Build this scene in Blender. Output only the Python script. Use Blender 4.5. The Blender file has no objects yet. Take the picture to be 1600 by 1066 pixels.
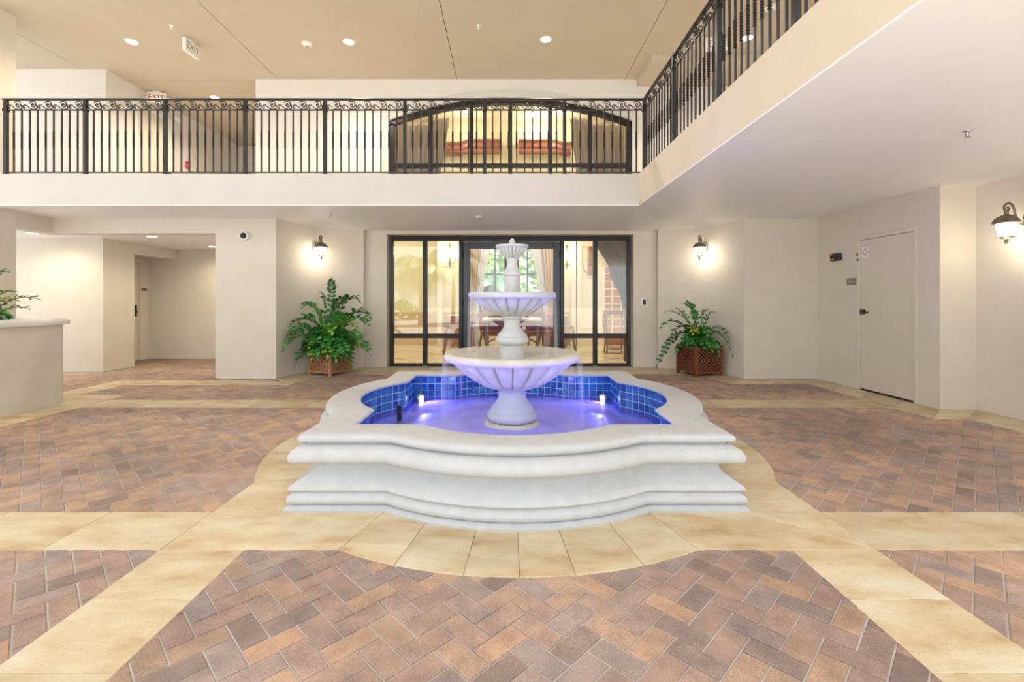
import bpy, bmesh, math, random
from mathutils import Vector, Matrix
random.seed(7)
PI = math.pi
scn = bpy.context.scene
COL = scn.collection

# ------------------------------------------------------------------ camera, world, exposure
CAMZ, F, CX, CY = 1.29, 740.0, 792.0, 470.0
cam_d = bpy.data.cameras.new('camera'); cam = bpy.data.objects.new('camera', cam_d); COL.objects.link(cam)
cam.location = (0, 0, CAMZ); cam.rotation_euler = (PI / 2, 0, 0)
cam_d.sensor_width = 36; cam_d.lens = F / 1600 * 36
cam_d.shift_x = (800 - CX) / 1600; cam_d.shift_y = (CY - 533) / 1600
cam_d.clip_start = 0.05; cam_d.clip_end = 300
scn.camera = cam
scn.view_settings.view_transform = 'Standard'; scn.view_settings.look = 'None'
scn.view_settings.gamma = 1.0; scn.view_settings.use_curve_mapping = False
scn.view_settings.exposure = 0.55
world = bpy.data.worlds.new('sky'); scn.world = world; world.use_nodes = True
bgn = world.node_tree.nodes['Background']
bgn.inputs['Color'].default_value = (0.93, 0.97, 1.0, 1); bgn.inputs['Strength'].default_value = 1.5
sun_d = bpy.data.lights.new('midday_sun', 'SUN'); sun_d.energy = 7.0; sun_d.angle = 0.02; sun_d.color = (1.0, 0.96, 0.90)
sun = bpy.data.objects.new('midday_sun', sun_d); COL.objects.link(sun); sun.rotation_euler = (math.radians(9), math.radians(-3), 0)
K_WARM = (1.0, 0.87, 0.68)

# ------------------------------------------------------------------ pixel helpers (photo measurements -> metres)
def fl(px, py):
    k = CAMZ / (py - CY)
    return ((px - CX) * k, F * k)
def at(px, py, Y):
    return Vector(((px - CX) * Y / F, Y, CAMZ - (py - CY) * Y / F))

# ------------------------------------------------------------------ materials
def mat(name, col, rough=0.6, metal=0.0, spec=0.5, col2=None, nscale=8, ndet=4, bump=0.0, bscale=40, coords='Object', ramp=(0.35, 0.7), **kw):
    m = bpy.data.materials.new(name); m.use_nodes = True
    nt = m.node_tree; b = nt.nodes['Principled BSDF']
    b.inputs['Roughness'].default_value = rough; b.inputs['Metallic'].default_value = metal
    b.inputs['Specular IOR Level'].default_value = spec
    b.inputs['Base Color'].default_value = (*col, 1)
    tc = nt.nodes.new('ShaderNodeTexCoord')
    if col2:
        n = nt.nodes.new('ShaderNodeTexNoise'); n.inputs['Scale'].default_value = nscale; n.inputs['Detail'].default_value = ndet
        nt.links.new(tc.outputs[coords], n.inputs['Vector'])
        r = nt.nodes.new('ShaderNodeValToRGB'); r.color_ramp.elements[0].position = ramp[0]; r.color_ramp.elements[1].position = ramp[1]
        r.color_ramp.elements[0].color = (*col, 1); r.color_ramp.elements[1].color = (*col2, 1)
        nt.links.new(n.outputs['Fac'], r.inputs['Fac']); nt.links.new(r.outputs['Color'], b.inputs['Base Color'])
    if bump:
        n2 = nt.nodes.new('ShaderNodeTexNoise'); n2.inputs['Scale'].default_value = bscale; n2.inputs['Detail'].default_value = 5
        nt.links.new(tc.outputs[coords], n2.inputs['Vector'])
        bp = nt.nodes.new('ShaderNodeBump'); bp.inputs['Strength'].default_value = bump; bp.inputs['Distance'].default_value = 0.01
        nt.links.new(n2.outputs['Fac'], bp.inputs['Height']); nt.links.new(bp.outputs['Normal'], b.inputs['Normal'])
    for k, v in kw.items():
        b.inputs[k].default_value = v
    return m
def emit(name, col, strength):
    m = bpy.data.materials.new(name); m.use_nodes = True
    nt = m.node_tree; b = nt.nodes['Principled BSDF']
    b.inputs['Base Color'].default_value = (*col, 1)
    b.inputs['Emission Color'].default_value = (*col, 1); b.inputs['Emission Strength'].default_value = strength
    return m
M = {}
M['stucco'] = mat('stucco_cream', (0.71, 0.645, 0.55), 0.85, col2=(0.74, 0.68, 0.59), nscale=3, bump=0.8, bscale=10)
M['fascia'] = mat('fascia_cream', (0.65, 0.62, 0.575), 0.8, col2=(0.68, 0.65, 0.61), nscale=2, bump=0.15, bscale=6)
M['soffit'] = mat('soffit_white', (0.90, 0.90, 0.90), 0.5, col2=(0.92, 0.92, 0.92), nscale=3, bump=0.12, bscale=5)
M['ceil'] = mat('ceiling_tan', (0.565, 0.48, 0.37), 0.75, col2=(0.585, 0.50, 0.39), nscale=2, bump=0.08, bscale=6)
M['joint'] = mat('joint_dark', (0.2, 0.15, 0.1), 0.9)
M['white'] = mat('paint_white', (0.85, 0.84, 0.82), 0.5)
M['plain'] = mat('upper_wall_paint', (0.76, 0.72, 0.675), 0.8, col2=(0.78, 0.74, 0.70), nscale=3, bump=0.12, bscale=8)
M['iron'] = mat('wrought_iron', (0.022, 0.02, 0.022), 0.42, metal=0.3, col2=(0.04, 0.035, 0.033), nscale=30)
M['bronze'] = mat('dark_bronze_frame', (0.03, 0.028, 0.03), 0.28, metal=0.5)
M['doormetal'] = mat('grey_bronze_door', (0.065, 0.07, 0.08), 0.33, metal=0.4)
M['doorpaint'] = mat('door_paint', (0.72, 0.655, 0.55), 0.45, col2=(0.735, 0.67, 0.565), nscale=2)
M['black'] = mat('black_plastic', (0.012, 0.012, 0.013), 0.4)
M['redplastic'] = mat('red_plastic', (0.6, 0.02, 0.02), 0.4)
M['chrome'] = mat('dull_metal', (0.4, 0.39, 0.37), 0.35, metal=0.9)
M['stone'] = mat('cast_stone', (0.52, 0.53, 0.54), 0.7, col2=(0.575, 0.585, 0.59), nscale=14, ndet=8, bump=0.35, bscale=120)
M['tan_stone'] = mat('weathered_cast_stone', (0.60, 0.54, 0.42), 0.75, col2=(0.69, 0.67, 0.61), nscale=7, ndet=8, bump=0.3, bscale=110)
M['teak'] = mat('teak_wood', (0.40, 0.19, 0.10), 0.55, col2=(0.52, 0.27, 0.15), nscale=25, bump=0.1)
M['mahog'] = mat('mahogany_stain', (0.17, 0.055, 0.025), 0.45, col2=(0.26, 0.09, 0.04), nscale=25, bump=0.1)
M['soil'] = mat('soil', (0.05, 0.035, 0.025), 0.95)
M['lantern'] = mat('lantern_bronze', (0.16, 0.12, 0.075), 0.45, metal=0.7, col2=(0.26, 0.25, 0.19), nscale=40)
M['verdigris'] = mat('verdigris_plate', (0.33, 0.37, 0.30), 0.55, metal=0.4)
M['lglass'] = emit('lantern_glass_lit', (1.0, 0.93, 0.82), 5.0)
M['lens'] = emit('lamp_lens_lit', (1.0, 0.92, 0.78), 14.0)
M['lens_cool'] = emit('lamp_lens_neutral', (1.0, 0.97, 0.92), 9.0)
M['gold'] = mat('curtain_gold', (0.55, 0.36, 0.17), 0.8)
M['taupe'] = mat('curtain_taupe', (0.20, 0.145, 0.085), 0.85)
M['taupe2'] = mat('curtain_mushroom', (0.52, 0.42, 0.33), 0.85)
M['sheer'] = mat('curtain_sheer', (0.8, 0.8, 0.82), 0.8)
M['lobby'] = mat('lobby_wall_cream', (0.80, 0.74, 0.53), 0.6)
M['lobbytrim'] = mat('lobby_trim_ivory', (0.84, 0.80, 0.66), 0.45)
M['dado'] = mat('lobby_dado_peach', (0.62, 0.47, 0.30), 0.6)
M['wood'] = mat('chair_wood', (0.16, 0.055, 0.02), 0.35)
M['leather'] = mat('oxblood_leather', (0.26, 0.07, 0.035), 0.4, col2=(0.33, 0.10, 0.05), nscale=10)
M['cornice'] = mat('cornice_wood', (0.30, 0.09, 0.045), 0.35, col2=(0.38, 0.13, 0.07), nscale=20)
M['cloth'] = mat('white_cloth', (0.85, 0.85, 0.86), 0.7)
M['amber'] = mat('amber_glass', (0.5, 0.2, 0.06), 0.2)
M['paper'] = mat('paper_white', (0.9, 0.88, 0.87), 0.6)
M['redink'] = mat('red_ink', (0.5, 0.03, 0.04), 0.6)
M['greyplate'] = mat('grey_plaque', (0.28, 0.25, 0.22), 0.4, metal=0.3)
M['bark'] = mat('palm_bark', (0.42, 0.33, 0.24), 0.9, bump=0.4)
M['asphalt'] = mat('driveway', (0.55, 0.53, 0.50), 0.9, col2=(0.60, 0.58, 0.54), nscale=2)
M['lawn'] = mat('lawn', (0.09, 0.17, 0.04), 0.95)

def leafmat(name, c1, c2, rough=0.3):
    m = mat(name, c1, rough, col2=c2, nscale=7, ndet=3)
    return m
M['leaf'] = leafmat('leaf_deep_green', (0.035, 0.21, 0.04), (0.12, 0.44, 0.09))
M['leaf_dark'] = leafmat('leaf_dark_green', (0.022, 0.11, 0.025), (0.06, 0.25, 0.05))
M['leaf_lime'] = leafmat('leaf_lime', (0.16, 0.42, 0.03), (0.30, 0.55, 0.06))
M['leaf_yellow'] = leafmat('leaf_yellow', (0.50, 0.52, 0.06), (0.58, 0.50, 0.08))
M['stem'] = mat('plant_stem', (0.12, 0.20, 0.05), 0.5)

def travertine():
    m = mat('travertine', (0.72, 0.60, 0.40), 0.55, bump=0.0)
    nt = m.node_tree; b = nt.nodes['Principled BSDF']; tc = nt.nodes['Texture Coordinate']
    mp = nt.nodes.new('ShaderNodeMapping'); mp.inputs['Scale'].default_value = (1, 2.2, 1); nt.links.new(tc.outputs['Object'], mp.inputs['Vector'])
    oi = nt.nodes.new('ShaderNodeObjectInfo')
    n1 = nt.nodes.new('ShaderNodeTexNoise'); n1.noise_dimensions = '4D'; n1.inputs['Scale'].default_value = 2.3; n1.inputs['Detail'].default_value = 8; n1.inputs['Roughness'].default_value = 0.62
    mul = nt.nodes.new('ShaderNodeMath'); mul.operation = 'MULTIPLY'; mul.inputs[1].default_value = 30; nt.links.new(oi.outputs['Random'], mul.inputs[0])
    nt.links.new(mp.outputs['Vector'], n1.inputs['Vector']); nt.links.new(mul.outputs[0], n1.inputs['W'])
    r = nt.nodes.new('ShaderNodeValToRGB'); e = r.color_ramp.elements
    e[0].position = 0.30; e[0].color = (0.45, 0.29, 0.13, 1); e[1].position = 0.72; e[1].color = (0.75, 0.68, 0.53, 1)
    x = e.new(0.43); x.color = (0.60, 0.46, 0.275, 1); x = e.new(0.55); x.color = (0.68, 0.57, 0.385, 1)
    nt.links.new(n1.outputs['Fac'], r.inputs['Fac'])
    # pits
    v = nt.nodes.new('ShaderNodeTexNoise'); v.inputs['Scale'].default_value = 75; v.inputs['Detail'].default_value = 6
    nt.links.new(mp.outputs['Vector'], v.inputs['Vector'])
    pr = nt.nodes.new('ShaderNodeValToRGB'); pr.color_ramp.elements[0].position = 0.33; pr.color_ramp.elements[0].color = (0.62, 0.5, 0.38, 1); pr.color_ramp.elements[1].position = 0.41; pr.color_ramp.elements[1].color = (1, 1, 1, 1)
    nt.links.new(v.outputs['Fac'], pr.inputs['Fac'])
    mx = nt.nodes.new('ShaderNodeMix'); mx.data_type = 'RGBA'; mx.blend_type = 'MULTIPLY'; mx.inputs[0].default_value = 0.55
    nt.links.new(r.outputs['Color'], mx.inputs[6]); nt.links.new(pr.outputs['Color'], mx.inputs[7])
    # slab to slab tone
    hs = nt.nodes.new('ShaderNodeHueSaturation'); mr = nt.nodes.new('ShaderNodeMapRange'); mr.inputs[3].default_value = 0.90; mr.inputs[4].default_value = 1.08
    nt.links.new(oi.outputs['Random'], mr.inputs[0]); nt.links.new(mr.outputs[0], hs.inputs['Value']); nt.links.new(mx.outputs[2], hs.inputs['Color'])
    nt.links.new(hs.outputs['Color'], b.inputs['Base Color'])
    bp = nt.nodes.new('ShaderNodeBump'); bp.inputs['Strength'].default_value = 0.15; bp.inputs['Distance'].default_value = 0.004
    nt.links.new(v.outputs['Fac'], bp.inputs['Height']); nt.links.new(bp.outputs['Normal'], b.inputs['Normal'])
    return m
M['trav'] = travertine()

def brickmat(name, island):
    m = mat(name, (0.3, 0.2, 0.15), 0.62)
    nt = m.node_tree; b = nt.nodes['Principled BSDF']; tc = nt.nodes['Texture Coordinate']
    geo = nt.nodes.new('ShaderNodeNewGeometry'); oi = nt.nodes.new('ShaderNodeObjectInfo')
    rnd = geo.outputs['Random Per Island'] if island else oi.outputs['Random']
    r = nt.nodes.new('ShaderNodeValToRGB'); e = r.color_ramp.elements
    e[0].position = 0.0; e[0].color = (0.35, 0.255, 0.22, 1); e[1].position = 1.0; e[1].color = (0.64, 0.42, 0.29, 1)
    for p, c in ((0.2, (0.45, 0.365, 0.345)), (0.4, (0.53, 0.365, 0.30)), (0.6, (0.46, 0.33, 0.275)), (0.8, (0.57, 0.395, 0.295))):
        x = e.new(p); x.color = (*c, 1)
    nt.links.new(rnd, r.inputs['Fac'])
    # speckle on the brick and broad worn patches over the paving, both in ground coordinates
    sp = nt.nodes.new('ShaderNodeTexNoise'); sp.inputs['Scale'].default_value = 230; sp.inputs['Detail'].default_value = 3
    nt.links.new(geo.outputs['Position'], sp.inputs['Vector'])
    sr = nt.nodes.new('ShaderNodeValToRGB'); sr.color_ramp.elements[0].position = 0.3; sr.color_ramp.elements[0].color = (0.55, 0.53, 0.52, 1); sr.color_ramp.elements[1].position = 0.72; sr.color_ramp.elements[1].color = (1.25, 1.22, 1.18, 1)
    nt.links.new(sp.outputs['Fac'], sr.inputs['Fac'])
    md = nt.nodes.new('ShaderNodeTexNoise'); md.inputs['Scale'].default_value = 9; md.inputs['Detail'].default_value = 4
    nt.links.new(geo.outputs['Position'], md.inputs['Vector'])
    mr_ = nt.nodes.new('ShaderNodeValToRGB'); mr_.color_ramp.elements[0].position = 0.3; mr_.color_ramp.elements[0].color = (0.72, 0.73, 0.76, 1); mr_.color_ramp.elements[1].position = 0.68; mr_.color_ramp.elements[1].color = (1.18, 1.14, 1.1, 1)
    nt.links.new(md.outputs['Fac'], mr_.inputs['Fac'])
    m1 = nt.nodes.new('ShaderNodeMix'); m1.data_type = 'RGBA'; m1.blend_type = 'MULTIPLY'; m1.inputs[0].default_value = 0.85
    nt.links.new(r.outputs['Color'], m1.inputs[6]); nt.links.new(sr.outputs['Color'], m1.inputs[7])
    m2 = nt.nodes.new('ShaderNodeMix'); m2.data_type = 'RGBA'; m2.blend_type = 'MULTIPLY'; m2.inputs[0].default_value = 0.8
    nt.links.new(m1.outputs[2], m2.inputs[6]); nt.links.new(mr_.outputs['Color'], m2.inputs[7])
    st = nt.nodes.new('ShaderNodeTexNoise'); st.inputs['Scale'].default_value = 0.75; st.inputs['Detail'].default_value = 3
    nt.links.new(geo.outputs['Position'], st.inputs['Vector'])
    sg = nt.nodes.new('ShaderNodeValToRGB'); sg.color_ramp.elements[0].position = 0.36; sg.color_ramp.elements[0].color = (0.66, 0.65, 0.66, 1); sg.color_ramp.elements[1].position = 0.6; sg.color_ramp.elements[1].color = (1.06, 1.04, 1.0, 1)
    nt.links.new(st.outputs['Fac'], sg.inputs['Fac'])
    m3 = nt.nodes.new('ShaderNodeMix'); m3.data_type = 'RGBA'; m3.blend_type = 'MULTIPLY'; m3.inputs[0].default_value = 0.75
    nt.links.new(m2.outputs[2], m3.inputs[6]); nt.links.new(sg.outputs['Color'], m3.inputs[7])
    nt.links.new(m3.outputs[2], b.inputs['Base Color'])
    bp = nt.nodes.new('ShaderNodeBump'); bp.inputs['Strength'].default_value = 0.35; bp.inputs['Distance'].default_value = 0.003
    nt.links.new(sp.outputs['Fac'], bp.inputs['Height']); nt.links.new(bp.outputs['Normal'], b.inputs['Normal'])
    return m
M['brick'] = brickmat('brick_single', False); M['brick_field'] = brickmat('brick_field', True)
M['mortar'] = mat('joint_sand', (0.50, 0.46, 0.42), 0.95, col2=(0.70, 0.67, 0.63), nscale=3, bump=0.3, bscale=150)

def tilemat():
    m = mat('blue_pool_tile', (0.005, 0.06, 0.30), 0.12, spec=0.6)
    nt = m.node_tree; b = nt.nodes['Principled BSDF']; oi = nt.nodes.new('ShaderNodeObjectInfo'); geo = nt.nodes.new('ShaderNodeNewGeometry')
    n = nt.nodes.new('ShaderNodeTexNoise'); n.inputs['Scale'].default_value = 45; n.inputs['Detail'].default_value = 3
    nt.links.new(geo.outputs['Position'], n.inputs['Vector'])
    ad = nt.nodes.new('ShaderNodeMath'); ad.operation = 'MULTIPLY_ADD'; ad.inputs[1].default_value = 0.35
    nt.links.new(oi.outputs['Random'], ad.inputs[0]); nt.links.new(n.outputs['Fac'], ad.inputs[2])
    r = nt.nodes.new('ShaderNodeValToRGB'); e = r.color_ramp.elements
    e[0].position = 0.42; e[0].color = (0.006, 0.05, 0.30, 1); e[1].position = 0.95; e[1].color = (0.04, 0.30, 0.62, 1)
    x = e.new(0.62); x.color = (0.012, 0.12, 0.46, 1)
    nt.links.new(ad.outputs[0], r.inputs['Fac']); nt.links.new(r.outputs['Color'], b.inputs['Base Color'])
    return m
M['tile'] = tilemat(); M['tile_under'] = tilemat(); M['tile_under'].node_tree.nodes['Principled BSDF'].inputs['Roughness'].default_value = 0.65
M['grout'] = mat('pale_grout', (0.62, 0.70, 0.80), 0.7)

def glassmat(name, tint=(0.97, 0.98, 0.97), refl=1.0):
    m = bpy.data.materials.new(name); m.use_nodes = True; nt = m.node_tree
    nt.nodes.remove(nt.nodes['Principled BSDF']); out = nt.nodes['Material Output']
    t = nt.nodes.new('ShaderNodeBsdfTransparent'); t.inputs[0].default_value = (*tint, 1)
    g = nt.nodes.new('ShaderNodeBsdfGlossy'); g.inputs['Roughness'].default_value = 0.0
    fr = nt.nodes.new('ShaderNodeFresnel'); fr.inputs['IOR'].default_value = 1.52
    mu = nt.nodes.new('ShaderNodeMath'); mu.operation = 'MULTIPLY'; mu.inputs[1].default_value = refl; mu.use_clamp = True
    nt.links.new(fr.outputs[0], mu.inputs[0])
    mx = nt.nodes.new('ShaderNodeMixShader'); nt.links.new(mu.outputs[0], mx.inputs[0]); nt.links.new(t.outputs[0], mx.inputs[1]); nt.links.new(g.outputs[0], mx.inputs[2])
    nt.links.new(mx.outputs[0], out.inputs['Surface'])
    return m
M['glass'] = glassmat('window_glass', refl=2.3)

def watermat():
    """clear blue water with drifting foam; the violet lamplight is partly put into its colour"""
    m = bpy.data.materials.new('pool_water_foamy'); m.use_nodes = True; nt = m.node_tree
    b = nt.nodes['Principled BSDF']; out = nt.nodes['Material Output']
    geo = nt.nodes.new('ShaderNodeNewGeometry')
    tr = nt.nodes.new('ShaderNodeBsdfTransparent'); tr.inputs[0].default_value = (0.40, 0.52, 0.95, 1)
    gl = nt.nodes.new('ShaderNodeBsdfGlossy'); gl.inputs['Roughness'].default_value = 0.22
    fr = nt.nodes.new('ShaderNodeFresnel'); fr.inputs['IOR'].default_value = 1.33
    n = nt.nodes.new('ShaderNodeTexNoise'); n.inputs['Scale'].default_value = 4; n.inputs['Detail'].default_value = 5
    bp = nt.nodes.new('ShaderNodeBump'); bp.inputs['Strength'].default_value = 0.25; bp.inputs['Distance'].default_value = 0.02
    n0 = nt.nodes.new('ShaderNodeTexNoise'); n0.inputs['Scale'].default_value = 18; n0.inputs['Detail'].default_value = 2
    nt.links.new(geo.outputs['Position'], n.inputs['Vector']); nt.links.new(geo.outputs['Position'], n0.inputs['Vector'])
    nt.links.new(n0.outputs['Fac'], bp.inputs['Height'])
    for nd in (gl, fr): nt.links.new(bp.outputs['Normal'], nd.inputs['Normal'])
    s1 = nt.nodes.new('ShaderNodeMixShader'); nt.links.new(fr.outputs[0], s1.inputs[0]); nt.links.new(tr.outputs[0], s1.inputs[1]); nt.links.new(gl.outputs[0], s1.inputs[2])
    # foam: thickest where the bowls spill, thinning toward the tiles
    tc = nt.nodes.new('ShaderNodeTexCoord')
    ln = nt.nodes.new('ShaderNodeVectorMath'); ln.operation = 'LENGTH'; nt.links.new(tc.outputs['Object'], ln.inputs[0])
    mr = nt.nodes.new('ShaderNodeMapRange'); mr.inputs[1].default_value = 0.55; mr.inputs[2].default_value = 1.35; mr.inputs[3].default_value = 0.95; mr.inputs[4].default_value = 0.08
    nt.links.new(ln.outputs['Value'], mr.inputs[0])
    ad = nt.nodes.new('ShaderNodeMath'); ad.operation = 'MULTIPLY_ADD'; ad.inputs[1].default_value = 0.7; ad.inputs[2].default_value = -0.35
    nt.links.new(n.outputs['Fac'], ad.inputs[0])
    sm = nt.nodes.new('ShaderNodeMath'); sm.operation = 'ADD'; sm.use_clamp = True
    nt.links.new(mr.outputs[0], sm.inputs[0]); nt.links.new(ad.outputs[0], sm.inputs[1])
    b.inputs['Base Color'].default_value = (0.66, 0.62, 0.95, 1); b.inputs['Roughness'].default_value = 0.35  # violet of the pool lamps tinted into the foam
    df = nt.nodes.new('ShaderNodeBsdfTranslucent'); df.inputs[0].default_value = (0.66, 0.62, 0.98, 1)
    fm = nt.nodes.new('ShaderNodeMixShader'); fm.inputs[0].default_value = 0.5; nt.links.new(b.outputs[0], fm.inputs[1]); nt.links.new(df.outputs[0], fm.inputs[2])
    s2 = nt.nodes.new('ShaderNodeMixShader'); nt.links.new(sm.outputs[0], s2.inputs[0]); nt.links.new(s1.outputs[0], s2.inputs[1]); nt.links.new(fm.outputs[0], s2.inputs[2])
    nt.links.new(s2.outputs[0], out.inputs['Surface'])
    return m
M['water'] = watermat()
def streammat():
    m = bpy.data.materials.new('falling_water'); m.use_nodes = True; nt = m.node_tree; out = nt.nodes['Material Output']
    b = nt.nodes['Principled BSDF']; b.inputs['Base Color'].default_value = (0.9, 0.9, 0.97, 1); b.inputs['Roughness'].default_value = 0.3
    t = nt.nodes.new('ShaderNodeBsdfTransparent'); mx = nt.nodes.new('ShaderNodeMixShader'); mx.inputs[0].default_value = 0.045
    nt.links.new(t.outputs[0], mx.inputs[1]); nt.links.new(b.outputs[0], mx.inputs[2]); nt.links.new(mx.outputs[0], out.inputs['Surface'])
    return m
M['stream'] = streammat()
def marblemat():
    m = mat('lobby_marble', (0.74, 0.66, 0.48), 0.12, spec=0.5)
    nt = m.node_tree; b = nt.nodes['Principled BSDF']; tc = nt.nodes['Texture Coordinate']
    mp = nt.nodes.new('ShaderNodeMapping'); mp.inputs['Rotation'].default_value = (0, 0, PI / 4); nt.links.new(tc.outputs['Object'], mp.inputs['Vector'])
    bk = nt.nodes.new('ShaderNodeTexBrick'); bk.offset = 0; bk.inputs['Scale'].default_value = 1; bk.inputs['Mortar Size'].default_value = 0.016
    bk.inputs['Brick Width'].default_value = 1.15; bk.inputs['Row Height'].default_value = 1.15
    bk.inputs['Color1'].default_value = (0.78, 0.71, 0.55, 1); bk.inputs['Color2'].default_value = (0.74, 0.66, 0.49, 1); bk.inputs['Mortar'].default_value = (0.22, 0.15, 0.07, 1)
    nt.links.new(mp.outputs['Vector'], bk.inputs['Vector']); nt.links.new(bk.outputs['Color'], b.inputs['Base Color'])
    return m
M['marble'] = marblemat()

# ------------------------------------------------------------------ mesh helpers
class MB:
    def __init__(s): s.v = []; s.f = []
    def add(s, vs, fs):
        o = len(s.v); s.v += [tuple(p) for p in vs]; s.f += [tuple(i + o for i in f) for f in fs]; return s
    def box(s, x0, x1, y0, y1, z0, z1):
        return s.add([(x0, y0, z0), (x1, y0, z0), (x1, y1, z0), (x0, y1, z0), (x0, y0, z1), (x1, y0, z1), (x1, y1, z1), (x0, y1, z1)],
                     [(0, 3, 2, 1), (4, 5, 6, 7), (0, 1, 5, 4), (1, 2, 6, 5), (2, 3, 7, 6), (3, 0, 4, 7)])
    def cbox(s, x0, x1, y0, y1, z0, z1, c):
        """box with chamfered edges on every side"""
        xs = (x0, x0 + c, x1 - c, x1); ys = (y0, y0 + c, y1 - c, y1); zs = (z0, z0 + c, z1 - c, z1)
        bm = bmesh.new(); bmesh.ops.create_cube(bm, size=1)
        for v in bm.verts:
            v.co = (x0 if v.co.x < 0 else x1, y0 if v.co.y < 0 else y1, z0 if v.co.z < 0 else z1)
        bmesh.ops.bevel(bm, geom=bm.edges[:], offset=c, segments=1, affect='EDGES')
        bm.verts.index_update(); s.add([v.co for v in bm.verts], [[v.index for v in f.verts] for f in bm.faces]); bm.free(); return s
    def prism(s, poly, z0, z1):
        n = len(poly)
        return s.add([(x, y, z0) for x, y in poly] + [(x, y, z1) for x, y in poly],
                     [tuple(range(n - 1, -1, -1)), tuple(range(n, 2 * n))] + [(i, (i + 1) % n, n + (i + 1) % n, n + i) for i in range(n)])
    def prism_y(s, poly, y0, y1):
        """polygon in x,z pushed along y"""
        n = len(poly)
        return s.add([(x, y0, z) for x, z in poly] + [(x, y1, z) for x, z in poly],
                     [tuple(range(n)), tuple(range(2 * n - 1, n - 1, -1))] + [(i, n + i, n + (i + 1) % n, (i + 1) % n) for i in range(n)])
    def tube(s, pts, r, seg=8, closed=False, cap=True):
        pts = [Vector(p) for p in pts]; n = len(pts); rs = r if isinstance(r, (list, tuple)) else [r] * n
        vs = []; prev = None
        for i in range(n):
            a = pts[(i - 1) % n] if closed or i > 0 else pts[i]; b = pts[(i + 1) % n] if closed or i < n - 1 else pts[i]
            t = (b - a).normalized()
            if prev is None:
                u = t.orthogonal().normalized()
            else:
                u = (prev - t * prev.dot(t)); u = u.normalized() if u.length > 1e-6 else t.orthogonal().normalized()
            prev = u; w = t.cross(u)
            for k in range(seg):
                an = 2 * PI * k / seg; vs.append(pts[i] + (u * math.cos(an) + w * math.sin(an)) * rs[i])
        fs = []
        m = n if closed else n - 1
        for i in range(m):
            j = (i + 1) % n
            for k in range(seg):
                fs.append((i * seg + k, i * seg + (k + 1) % seg, j * seg + (k + 1) % seg, j * seg + k))
        if cap and not closed:
            fs.append(tuple(range(seg - 1, -1, -1))); fs.append(tuple((n - 1) * seg + k for k in range(seg)))
        return s.add(vs, fs)
    def lathe(s, prof, seg=48, c=(0, 0, 0), flute=None):
        """prof: (r,z); flute(i_prof, angle)->radius factor"""
        vs = []
        for i, (r, z) in enumerate(prof):
            for k in range(seg):
                an = 2 * PI * k / seg; q = r * (flute(i, an) if flute else 1)
                vs.append((c[0] + q * math.cos(an), c[1] + q * math.sin(an), c[2] + z))
        fs = [(i * seg + k, i * seg + (k + 1) % seg, (i + 1) * seg + (k + 1) % seg, (i + 1) * seg + k) for i in range(len(prof) - 1) for k in range(seg)]
        fs.append(tuple(range(seg - 1, -1, -1))); n = len(prof) - 1
        fs.append(tuple(n * seg + k for k in range(seg)))
        return s.add(vs, fs)
    def grid(s, fn, nu, nv):
        return s.add([fn(i / nu, j / nv) for j in range(nv + 1) for i in range(nu + 1)],
                     [(j * (nu + 1) + i, j * (nu + 1) + i + 1, (j + 1) * (nu + 1) + i + 1, (j + 1) * (nu + 1) + i) for j in range(nv) for i in range(nu)])
    def mesh(s, name, m=None, smooth=None):
        me = bpy.data.meshes.new(name); me.from_pydata(s.v, [], s.f); me.update()
        if m is not None: me.materials.append(M[m] if isinstance(m, str) else m)
        if smooth is not None:
            me.polygons.foreach_set('use_smooth', [True] * len(me.polygons)); me.set_sharp_from_angle(angle=math.radians(smooth))
        return me
    def build(s, name, m, parent=None, smooth=None, recalc=False):
        me = s.mesh(name, m, smooth)
        if recalc:
            bm = bmesh.new(); bm.from_mesh(me); bmesh.ops.recalc_face_normals(bm, faces=bm.faces); bm.to_mesh(me); bm.free()
        return link(name, me, parent)
def link(name, data, parent=None, loc=None, rotz=None):
    o = bpy.data.objects.new(name, data); COL.objects.link(o); o.parent = parent
    if loc is not None: o.location = loc
    if rotz is not None: o.rotation_euler = (0, 0, rotz)
    return o
def tag(o, label, cat, group=None, kind=None):
    o['label'] = label; o['category'] = cat
    if group: o['group'] = group
    if kind: o['kind'] = kind
    return o
def empty(name, loc, label, cat, group=None, rotz=0, kind=None):
    o = link(name, None, None, loc, rotz); o.empty_display_size = 0.1
    return tag(o, label, cat, group, kind)
def copy_tree(o, parent=None):
    c = o.copy(); COL.objects.link(c); c.parent = parent
    for ch in list(o.children): copy_tree(ch, c)
    return c
def struct(o, label, cat='wall'): return tag(o, label, cat, kind='structure')
def lamp(name, kind, loc, energy, color, parent=None, size=0.05, spot=None, blend=0.6):
    d = bpy.data.lights.new(name, kind); d.energy = energy; d.color = color
    if kind in ('POINT', 'SPOT'): d.shadow_soft_size = size
    if spot: d.spot_size = spot; d.spot_blend = blend
    o = bpy.data.objects.new(name, d); COL.objects.link(o); o.parent = parent; o.location = loc
    return o
def inpoly(x, y, poly):
    c = False; n = len(poly); j = n - 1
    for i in range(n):
        xi, yi = poly[i]; xj, yj = poly[j]
        if (yi > y) != (yj > y) and x < (xj - xi) * (y - yi) / (yj - yi) + xi: c = not c
        j = i
    return c

# ------------------------------------------------------------------ key dimensions
FX, FY = 0.06, 4.31            # fountain centre
ZC = 2.66                      # underside of the balcony
ZB = 3.10                      # balcony floor
ZT = 5.60                      # upper ceiling
BY, BX = 6.76, 1.88            # balcony edges (back run, right run)
WY = 9.20                      # entrance wall

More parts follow.
